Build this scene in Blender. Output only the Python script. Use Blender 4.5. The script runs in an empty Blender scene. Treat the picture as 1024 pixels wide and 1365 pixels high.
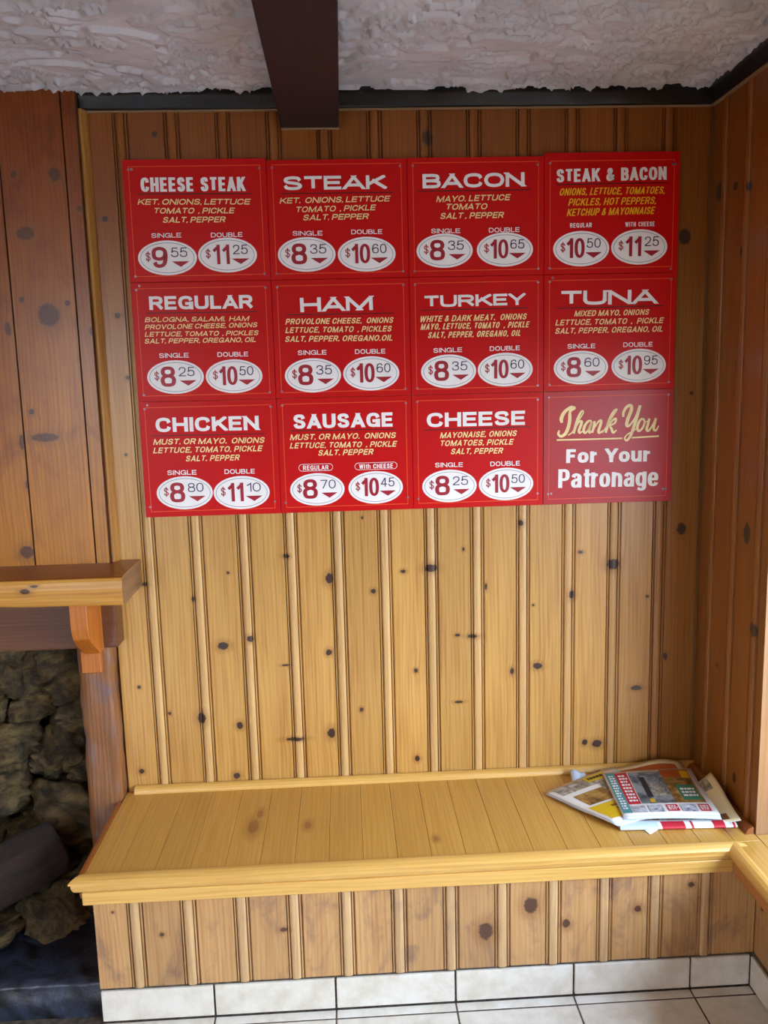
import bpy, bmesh, math, random
import numpy as np
from mathutils import Vector, Matrix, noise
random.seed(7); np.random.seed(7)
PI = math.pi
scene = bpy.context.scene
COL = scene.collection

# ------------------------------------------------------------------ camera
cd = bpy.data.cameras.new('camera'); cam = bpy.data.objects.new('camera', cd); COL.objects.link(cam)
r_ = Vector((0.99845236, -0.04977426, -0.02480726)); u_ = Vector((0.03206125, 0.15069138, 0.98806082)); f_ = Vector((0.04544175, 0.98732701, -0.15205399))
m = Matrix((r_, u_, -f_)).transposed().to_4x4(); m.translation = Vector((-0.9884, -2.27, 1.5101))
cam.matrix_world = m
cd.sensor_fit = 'VERTICAL'; cd.sensor_height = 36; cd.lens = 1119.2 * 36 / 1365; cd.clip_start = 0.02
scene.camera = cam

# ------------------------------------------------------------------ sky, lights, exposure
world = bpy.data.worlds.new('sky'); scene.world = world; world.use_nodes = True
wn = world.node_tree.nodes; wl = world.node_tree.links
bg = wn['Background']; bg.inputs['Strength'].default_value = 19.0
tc = wn.new('ShaderNodeTexCoord'); sp = wn.new('ShaderNodeSeparateXYZ'); rp = wn.new('ShaderNodeValToRGB')
wl.new(tc.outputs['Generated'], sp.inputs[0]); wl.new(sp.outputs['Z'], rp.inputs[0]); wl.new(rp.outputs[0], bg.inputs[0])
rp.color_ramp.elements[0].position = 0.0; rp.color_ramp.elements[0].color = (0.80, 0.89, 1.0, 1)
rp.color_ramp.elements[1].position = 0.7; rp.color_ramp.elements[1].color = (0.55, 0.72, 1.0, 1)

def portal(loc, rot, sx, sy):
    l = bpy.data.lights.new('window_portal', 'AREA'); l.shape = 'RECTANGLE'; l.size = sx; l.size_y = sy; l.cycles.is_portal = True
    o = bpy.data.objects.new('window_portal', l); COL.objects.link(o); o.location = loc; o.rotation_euler = rot
portal((0.37, -2.05, 1.07), (0, PI/2, 0), 1.06, 3.1)
portal((-2.72, -4.18, 1.05), (-PI/2, 0, 0), 0.74, 1.9)
def lamp(loc, power, radius, col):
    l = bpy.data.lights.new('ceiling_bulb', 'POINT'); l.energy = power; l.shadow_soft_size = radius; l.color = col
    o = bpy.data.objects.new('ceiling_bulb', l); COL.objects.link(o); o.location = loc
lamp((-1.95, -2.95, 2.12), 5, 0.07, (1, 0.55, 0.22))
lamp((-0.12, -2.75, 2.12), 3, 0.07, (1, 0.55, 0.22))
scene.view_settings.view_transform = 'Standard'; scene.view_settings.look = 'None'; scene.view_settings.gamma = 1
scene.view_settings.use_curve_mapping = False
scene.view_settings.exposure = 0.0

# ------------------------------------------------------------------ materials
def s2l(c):
    return tuple(((v/255)/12.92 if v/255 <= 0.04045 else ((v/255+0.055)/1.055)**2.4) for v in c) + (1,)
class NT:
    def __init__(s, name):
        s.m = bpy.data.materials.new(name); s.m.use_nodes = True; s.n = s.m.node_tree.nodes; s.l = s.m.node_tree.links
        s.b = s.n['Principled BSDF']
    def new(s, t, **k):
        x = s.n.new('ShaderNode'+t)
        for a, v in k.items(): setattr(x, a, v)
        return x
    def set(s, sock, v):
        if hasattr(v, 'is_output') or isinstance(v, bpy.types.NodeSocket): s.l.new(v, sock)
        else: sock.default_value = v
    def math(s, op, a, b=None, c=None, clamp=False):
        x = s.new('Math', operation=op, use_clamp=clamp); s.set(x.inputs[0], a)
        if b is not None: s.set(x.inputs[1], b)
        if c is not None: s.set(x.inputs[2], c)
        return x.outputs[0]
    def comb(s, a, b, c):
        x = s.new('CombineXYZ'); s.set(x.inputs[0], a); s.set(x.inputs[1], b); s.set(x.inputs[2], c); return x.outputs[0]
    def noise(s, vec, scale, detail=3, rough=0.55, w=None, dist=0):
        x = s.new('TexNoise'); x.inputs['Scale'].default_value = scale; x.inputs['Detail'].default_value = detail
        x.inputs['Roughness'].default_value = rough; x.inputs['Distortion'].default_value = dist
        if w is not None: x.noise_dimensions = '4D'; s.set(x.inputs['W'], w)
        s.l.new(vec, x.inputs['Vector']); return x.outputs['Fac']
    def ss(s, v, lo, hi, a=0., b=1.):
        x = s.new('MapRange', interpolation_type='SMOOTHSTEP'); s.set(x.inputs[0], v)
        for i, q in zip((1, 2, 3, 4), (lo, hi, a, b)): x.inputs[i].default_value = q
        return x.outputs[0]
    def mix(s, f, a, b, mode='MIX'):
        x = s.new('Mix', data_type='RGBA', blend_type=mode); s.set(x.inputs[0], f); s.set(x.inputs[6], a); s.set(x.inputs[7], b)
        return x.outputs[2]
    def bump(s, h, strength, dist=0.002):
        x = s.new('Bump'); x.inputs['Strength'].default_value = strength; x.inputs['Distance'].default_value = dist
        s.set(x.inputs['Height'], h); s.l.new(x.outputs[0], s.b.inputs['Normal'])
    def fin(s, col, rough=0.5, coat=0, spec=None):
        s.set(s.b.inputs['Base Color'], col); s.set(s.b.inputs['Roughness'], rough)
        s.b.inputs['Coat Weight'].default_value = coat; s.b.inputs['Coat Roughness'].default_value = 0.25
        if spec is not None: s.b.inputs['Specular IOR Level'].default_value = spec
        return s.m

NK = 8
def wood(name, light, dark, axis='Z', knots=True, knotc=(52, 34, 26), rough=0.38, coat=0.25, grain=1.0, tone=0.22, amber_tint=False, blotch=None, blotchc=None, cath=0.5, bump=0.15):
    t = NT(name); L = s2l(light); D = s2l(dark)
    tc = t.new('TexCoord'); sx = t.new('SeparateXYZ'); t.l.new(tc.outputs['Object'], sx.inputs[0])
    X, Y, Z = sx.outputs
    oi = t.new('ObjectInfo'); rnd = oi.outputs['Random']
    if axis == 'Z': A, Ln, T = X, Z, Y
    elif axis == 'Y': A, Ln, T = X, Y, Z
    else: A, Ln, T = t.math('ADD', Z, Y), X, Y
    w = t.math('MULTIPLY', rnd, 37.0)
    warp = 0.0; km = None
    if knots:
        wob = t.noise(t.comb(A, Ln, 0.0), 120, 2, w=w)
        Dm = None
        for i in range(NK):
            at = t.new('Attribute', attribute_type='OBJECT', attribute_name='k%d' % i)
            ks = t.new('SeparateXYZ'); t.l.new(at.outputs['Vector'], ks.inputs[0])
            da = t.math('MULTIPLY', t.math('SUBTRACT', A, ks.outputs[0]), ks.outputs[2])
            dl = t.math('MULTIPLY', t.math('SUBTRACT', Ln, ks.outputs[1]), at.outputs['Alpha'])
            d = t.math('SQRT', t.math('ADD', t.math('MULTIPLY', da, da), t.math('MULTIPLY', dl, dl)))
            Dm = d if Dm is None else t.math('MINIMUM', Dm, d)
        Dw = t.math('ADD', Dm, t.math('MULTIPLY', t.math('SUBTRACT', wob, 0.5), 0.7))
        km = t.ss(Dw, 0.75, 1.1, 1, 0); halo = t.ss(Dw, 1.0, 2.6, 1, 0)
        warp = t.math('DIVIDE', 0.012, t.math('ADD', 1.0, t.math('MULTIPLY', Dm, Dm)))
    lo = t.noise(t.comb(t.math('MULTIPLY', A, 6.0), t.math('MULTIPLY', Ln, 1.1), t.math('MULTIPLY', T, 4.0)), 1.0, 3, w=w)
    u = t.math('ADD', t.math('ADD', A, warp), t.math('MULTIPLY', lo, 0.07))
    band = t.math('SINE', t.math('MULTIPLY', u, 2*PI*95))
    band = t.ss(band, -0.4, 1.0)
    vec = t.comb(t.math('MULTIPLY', t.math('ADD', A, warp), 160.0), t.math('MULTIPLY', Ln, 4.0), t.math('MULTIPLY', T, 90.0))
    fine = t.noise(vec, 1.0, 4, 0.6, w=w)
    g = t.math('ADD', t.math('MULTIPLY', band, 0.38*cath), t.math('MULTIPLY', t.ss(fine, 0.35, 0.75), 0.6))
    broad = t.noise(t.comb(t.math('MULTIPLY', A, 14.0), t.math('MULTIPLY', Ln, 1.3), T), 1.0, 2, w=w)
    g = t.math('ADD', g, t.math('MULTIPLY', t.math('SUBTRACT', broad, 0.5), 0.7), clamp=True)
    g = t.math('MULTIPLY', g, grain, clamp=True)
    col = t.mix(g, L, D)
    if blotch:
        bn = t.noise(t.comb(t.math('MULTIPLY', A, 9.0), t.math('MULTIPLY', Ln, 5.0), T), 1.0, 5, 0.65, w=w, dist=1.0)
        col = t.mix(t.math('MULTIPLY', t.ss(bn, 0.5, 0.72), blotch), col, s2l(blotchc))
    if amber_tint:   # wood tinted darker and more amber, strongest high up; 'amber' adds board by board
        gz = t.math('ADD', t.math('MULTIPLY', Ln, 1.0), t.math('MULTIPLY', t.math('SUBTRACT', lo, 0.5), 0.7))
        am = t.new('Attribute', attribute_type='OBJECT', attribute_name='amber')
        f = t.math('MAXIMUM', t.ss(gz, amber_tint[0], amber_tint[1]), am.outputs['Fac'], clamp=True)
        col = t.mix(f, col, t.mix(1.0, col, amber_tint[2], 'MULTIPLY'))
    # board to board tone
    br = t.math('ADD', 1.0 - tone/2, t.math('MULTIPLY', rnd, tone))
    hs = t.new('HueSaturation'); t.l.new(col, hs.inputs['Color']); t.l.new(br, hs.inputs['Value']); hs.inputs['Saturation'].default_value = 1.0
    col = hs.outputs[0]
    if knots:
        K = s2l(knotc)
        col = t.mix(t.math('MULTIPLY', halo, 0.42), col, s2l((132, 84, 38)))
        ring = t.math('SINE', t.math('MULTIPLY', Dw, 16.0))
        kc = t.mix(t.ss(ring, -0.2, 1.0, 0, 0.35), K, s2l((96, 62, 42)))
        col = t.mix(km, col, kc)
    t.bump(t.math('ADD', fine, t.math('MULTIPLY', band, 0.4)), bump, 0.0008)
    return t.fin(col, rough, coat), t

def plain(name, rgb, rough=0.5, metal=0, coat=0, nscale=0, namt=0.12, bmp=0, spec=None):
    t = NT(name); col = s2l(rgb)
    if nscale:
        tc = t.new('TexCoord'); n = t.noise(tc.outputs['Object'], nscale, 5)
        dk = tuple(c*(1-namt*2) for c in col[:3]) + (1,); lt = tuple(min(1, c*(1+namt)) for c in col[:3]) + (1,)
        col = t.mix(t.ss(n, 0.3, 0.7), dk, lt)
        if bmp: t.bump(n, bmp, 0.003)
    t.b.inputs['Metallic'].default_value = metal
    return t.fin(col, rough, coat, spec)

M = {}
M['pine'], _ = wood('knotty_pine', (198, 152, 80), (154, 100, 40), amber_tint=(0.80, 1.65, (0.47, 0.25, 0.06, 1)))
M['pine_front'], _t = wood('knotty_pine_worn', (196, 152, 98), (154, 106, 58), knotc=(84, 54, 38), blotch=0.85, blotchc=(128, 96, 78), rough=0.5, coat=0.1)
M['oak'], _ = wood('seat_plank_wood', (204, 156, 74), (178, 126, 48), axis='Y', cath=0.35, tone=0.12, knotc=(160, 104, 52), rough=0.34, coat=0.3)
M['redpine'], _ = wood('chimney_pine', (190, 124, 28), (146, 86, 16), amber_tint=(0.0, 1.1, (0.50, 0.28, 0.14, 1)), blotch=0.55, blotchc=(116, 58, 22), knotc=(92, 50, 26), cath=0.7, rough=0.36)
M['trimwood_x'], _ = wood('moulding_wood', (222, 176, 94), (198, 144, 62), axis='X', knots=False, tone=0.05)
M['trimwood_y'], _ = wood('moulding_wood_along', (186, 122, 60), (150, 88, 40), axis='Y', knots=False, tone=0.05)
M['mantel'], _ = wood('mantel_wood', (216, 158, 66), (176, 112, 36), axis='X', knotc=(70, 40, 20), cath=0.6, grain=1.1)
M['mantel_top'], _ = wood('mantel_top_wood', (158, 92, 36), (122, 62, 24), axis='X', knots=False)
M['lintel'], _ = wood('lintel_wood', (112, 68, 38), (78, 42, 24), axis='X', knots=False, rough=0.45)
M['corbel'], _ = wood('corbel_wood', (190, 112, 34), (150, 76, 20), axis='Z', knots=False)
M['post'], _ = wood('worn_post_wood', (140, 90, 48), (84, 48, 26), axis='Z', knots=False, blotch=0.95, blotchc=(104, 84, 84), rough=0.42, coat=0.3, bump=0.9)
M['end_grain'], _ = wood('end_grain', (150, 112, 78), (104, 72, 50), axis='Y', knots=False)
M['pine_bead'], _ = wood('pine_bead', (208, 168, 108), (172, 126, 72), tone=0.1, amber_tint=(0.80, 1.65, (0.46, 0.23, 0.055, 1)))
M['front_bead'], _ = wood('worn_bead', (204, 166, 116), (164, 124, 80), tone=0.1, blotch=0.5, blotchc=(140, 112, 96))
M['groove'] = plain('groove_stain', (84, 42, 26), 0.45, coat=0.2)
M['deepgroove'] = plain('joint_stain', (88, 48, 28), 0.5)
M['black'] = plain('black_gloss_paint', (11, 12, 17), 0.34, nscale=30, namt=0.3, bmp=0.4)
M['beam'], _ = wood('beam_stain', (32, 20, 22), (20, 12, 14), axis='Y', knots=False, rough=0.6, coat=0, bump=0.3)
M['caulk'] = plain('tan_caulk', (150, 122, 90), 0.7)
M['plaster'] = plain('ceiling_plaster', (206, 206, 214), 0.6, nscale=7, namt=0.07)
M['red'] = plain('red_enamel', (202, 2, 6), 0.42, coat=0.06, spec=0.22)
M['red2'] = plain('faded_red_enamel', (180, 8, 22), 0.36, coat=0.06, spec=0.4)
M['orange'] = plain('orange_line', (232, 84, 24), 0.4)
M['white'] = plain('white_vinyl', (250, 249, 248), 0.5, spec=0.3)
M['cream'] = plain('cream_vinyl', (250, 226, 160), 0.4)
M['yellow'] = plain('yellow_vinyl', (246, 190, 10), 0.4)
M['rule'] = plain('dark_rule', (44, 6, 10), 0.4)
M['ink'] = plain('maroon_ink', (164, 12, 40), 0.4)
M['ringink'] = plain('navy_ink', (58, 40, 84), 0.4)
M['screw'] = plain('screw_metal', (170, 160, 165), 0.35, metal=0.8)
M['grout'] = plain('dark_grout', (92, 80, 68), 0.9, nscale=60, namt=0.3)
M['stone_mortar'] = plain('dark_mortar', (34, 30, 22), 0.95, nscale=20, namt=0.4)  # dark brown mortar colour behind the stones
M['drywall'] = plain('painted_wall', (150, 104, 62), 0.8)
M['ground'] = plain('outdoor_ground', (120, 118, 112), 0.9)
M['win'] = plain('window_frame_paint', (150, 120, 90), 0.5)

def tile_mat():
    t = NT('glazed_tile'); tc = t.new('TexCoord'); oi = t.new('ObjectInfo')
    n = t.noise(tc.outputs['Object'], 14, 6, 0.65, w=t.math('MULTIPLY', oi.outputs['Random'], 20.0)); n2 = t.noise(tc.outputs['Object'], 90, 4, 0.7)
    c = t.mix(t.ss(n, 0.35, 0.7), s2l((228, 223, 210)), s2l((208, 198, 178)))
    c = t.mix(t.ss(n2, 0.62, 0.8, 0, 0.5), c, s2l((158, 140, 116)))
    t.bump(n, 0.25, 0.004)
    return t.fin(c, 0.3, 0.15)
M['tile'] = tile_mat()
def stone_mat():
    t = NT('dark_fieldstone'); tc = t.new('TexCoord'); oi = t.new('ObjectInfo'); w = t.math('MULTIPLY', oi.outputs['Random'], 30.0)  # dark olive-brown stone colour with darker mottling
    n = t.noise(tc.outputs['Object'], 1.3, 8, 0.66, w=w, dist=0.8); n2 = t.noise(tc.outputs['Object'], 3.2, 7, 0.72, w=w, dist=0.8)
    c = t.mix(t.ss(n, 0.36, 0.66), s2l((44, 35, 20)), s2l((118, 98, 56)))
    c = t.mix(t.ss(n2, 0.48, 0.7, 0, 0.85), c, s2l((30, 27, 20)))
    t.bump(t.math('ADD', n, t.math('MULTIPLY', n2, 0.8)), 0.8, 0.02)
    return t.fin(c, 0.75)
M['stone'] = stone_mat()
def slate_mat():
    t = NT('dark_hearth_slate'); tc = t.new('TexCoord')
    n = t.noise(tc.outputs['Object'], 18, 7, 0.65, dist=0.5)
    c = t.mix(t.ss(n, 0.35, 0.7), s2l((18, 18, 21)), s2l((54, 62, 80)))
    t.bump(n, 0.6, 0.008)
    return t.fin(c, 0.32, 0.2)
M['slate'] = slate_mat()
def bark_mat():
    t = NT('charred_bark'); tc = t.new('TexCoord')
    mp = t.new('Mapping'); mp.inputs['Scale'].default_value = (1, 1, 0.15); t.l.new(tc.outputs['Object'], mp.inputs[0])
    n = t.noise(mp.outputs[0], 60, 6, 0.7)
    c = t.mix(t.ss(n, 0.3, 0.7), s2l((22, 16, 14)), s2l((56, 38, 28)))
    t.bump(n, 0.8, 0.006)
    return t.fin(c, 0.8)
M['bark'] = bark_mat()

# ------------------------------------------------------------------ helpers
def link(o, parent=None, loc=None, rot=None):
    COL.objects.link(o)
    if parent is not None: o.parent = parent
    if loc is not None: o.location = loc
    if rot is not None: o.rotation_euler = rot
    return o
def mesh_from(name, verts, faces, mats, mi=None, smooth=False):
    me = bpy.data.meshes.new(name); me.from_pydata([tuple(v) for v in verts], [], faces)
    for q in (mats if isinstance(mats, (list, tuple)) else [mats]): me.materials.append(q)
    if mi: me.polygons.foreach_set('material_index', mi)
    if smooth: me.polygons.foreach_set('use_smooth', [True]*len(me.polygons))
    me.update(); return me
def obj(name, me, parent=None, loc=None, rot=None, **props):
    o = bpy.data.objects.new(name, me); link(o, parent, loc, rot)
    for k, v in props.items(): o[k] = v
    return o
def bm_mesh(name, bm, mats, smooth=False):
    bmesh.ops.recalc_face_normals(bm, faces=bm.faces[:])
    me = bpy.data.meshes.new(name); bm.to_mesh(me); bm.free()
    for q in (mats if isinstance(mats, (list, tuple)) else [mats]): me.materials.append(q)
    if smooth: me.polygons.foreach_set('use_smooth', [True]*len(me.polygons))
    return me
def box_bm(x0, x1, y0, y1, z0, z1, bev=0.0, seg=1, bm=None):
    own = bm is None
    if own: bm = bmesh.new()
    vs = [bm.verts.new((x, y, z)) for x in (x0, x1) for y in (y0, y1) for z in (z0, z1)]
    fs = [(0, 1, 3, 2), (4, 6, 7, 5), (0, 4, 5, 1), (2, 3, 7, 6), (0, 2, 6, 4), (1, 5, 7, 3)]
    F = [bm.faces.new([vs[i] for i in f]) for f in fs]
    if bev: bmesh.ops.bevel(bm, geom=list({e for f in F for e in f.edges}), offset=bev, segments=seg, affect='EDGES', profile=0.6)
    return bm
def box(name, x0, x1, y0, y1, z0, z1, mat, parent=None, bev=0.0, seg=1, **props):
    """box in the parent's space whose own origin sits at its low corner"""
    me = bm_mesh(name, box_bm(0, x1-x0, 0, y1-y0, 0, z1-z0, bev, seg), mat)
    return obj(name, me, parent, (x0, y0, z0), **props)
def empty(name, label, cat, loc=(0, 0, 0), group=None, kind=None):
    o = bpy.data.objects.new(name, None); link(o, None, loc); o.empty_display_size = 0.05
    if label: o['label'] = label
    if cat: o['category'] = cat
    if group: o['group'] = group
    if kind: o['kind'] = kind
    return o
def profile(name, prof, z0, z1, mats, mi, back=0.012):
    """extrude an (x, proud) section along z; proud is towards -y; closed at the back"""
    n = len(prof); V = []; F = []; I = []
    for z in (z0, z1):
        V += [(x, -p, z) for x, p in prof]
    for i in range(n-1):
        F.append((i, i+1, n+i+1, n+i)); I.append(mi[i])
    a = len(V); V += [(prof[0][0], back, z0), (prof[-1][0], back, z0), (prof[0][0], back, z1), (prof[-1][0], back, z1)]
    F += [(a, 0, n, a+2), (n-1, a+1, a+3, 2*n-1), (a+1, a, a+2, a+3)]; I += [1, 1, 0]
    F.append(tuple([a] + [a+1] + list(range(n-1, -1, -1)))); I.append(0)
    F.append(tuple([a+2] + list(range(n, 2*n)) + [a+3])); I.append(0)
    return mesh_from(name, V, F, mats, I)
def cluster_profile(p):
    """bead cluster at the left, flat field to the right; p = board pitch"""
    P = [(0.0000, -0.005), (0.0012, -0.005), (0.0022, 0.0), (0.0048, 0.0), (0.0056, -0.004), (0.0068, -0.004), (0.0078, 0.0)]
    I = [2, 1, 0, 1, 2, 1]
    for k in range(1, 8):
        a = k/8*PI; P.append((0.0078+0.0212*(1-math.cos(a))/2, 0.0045*math.sin(a))); I.append(3)
    P.append((0.0290, 0.0)); I.append(3)
    P += [(0.0298, -0.004), (0.0310, -0.004), (0.0318, 0.0), (0.0346, 0.0), (0.0354, -0.004), (0.0372, -0.004), (0.0398, 0.0)]; I += [1, 2, 1, 0, 1, 2, 1]
    P += [(p-0.001, 0.0), (p-0.0002, -0.005)]; I += [0, 1]
    return P, I
def field_profile(x0, x1):
    return [(x0, -0.005), (x0+0.001, 0.0), (x1-0.001, 0.0), (x1-0.0002, -0.005)], [1, 0, 1]
def set_knots(o, ks):
    """ks in the object's own frame: (across, along, r_across, r_along)"""
    for i in range(NK):
        if i < len(ks):
            k = ks[i]; o['k%d' % i] = [k[0], k[1], 1/k[2], 1/k[3]]
        else: o['k%d' % i] = [9.0, 9.0, 1.0, 1.0]
# vec4 object attributes reach the shader as xyz + alpha

def knots_for(x0, width, z0, ks):
    out = []
    for k in ks:
        if x0 - k[2]*1.5 < k[0] < x0 + width + k[2]*1.5: out.append((k[0]-x0, k[1]-z0, k[2], k[3]))
    return out[:NK]
# value noise on arrays
def vnoise(x, y, seed=0):
    def h(i, j):
        n = np.sin(i*127.1 + j*311.7 + seed*74.7)*43758.5453; return n - np.floor(n)
    i = np.floor(x); j = np.floor(y); fx = x-i; fy = y-j; fx = fx*fx*(3-2*fx); fy = fy*fy*(3-2*fy)
    return (h(i, j)*(1-fx)+h(i+1, j)*fx)*(1-fy) + (h(i, j+1)*(1-fx)+h(i+1, j+1)*fx)*fy
def fbm(x, y, o=4, seed=0):
    s = 0; a = 0.5; t = 0
    for k in range(o): s = s + a*vnoise(x*2**k+k*13.7, y*2**k+k*7.1, seed+k); t += a; a *= 0.5
    return s/t
def grid_mesh(name, P, mats, smooth=True):
    """P: (n, m, 3) array"""
    n, m_, _ = P.shape; idx = np.arange(n*m_).reshape(n, m_)
    F = np.stack([idx[:-1, :-1], idx[1:, :-1], idx[1:, 1:], idx[:-1, 1:]], -1).reshape(-1, 4)
    return mesh_from(name, P.reshape(-1, 3), F.tolist(), mats, smooth=smooth)
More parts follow.
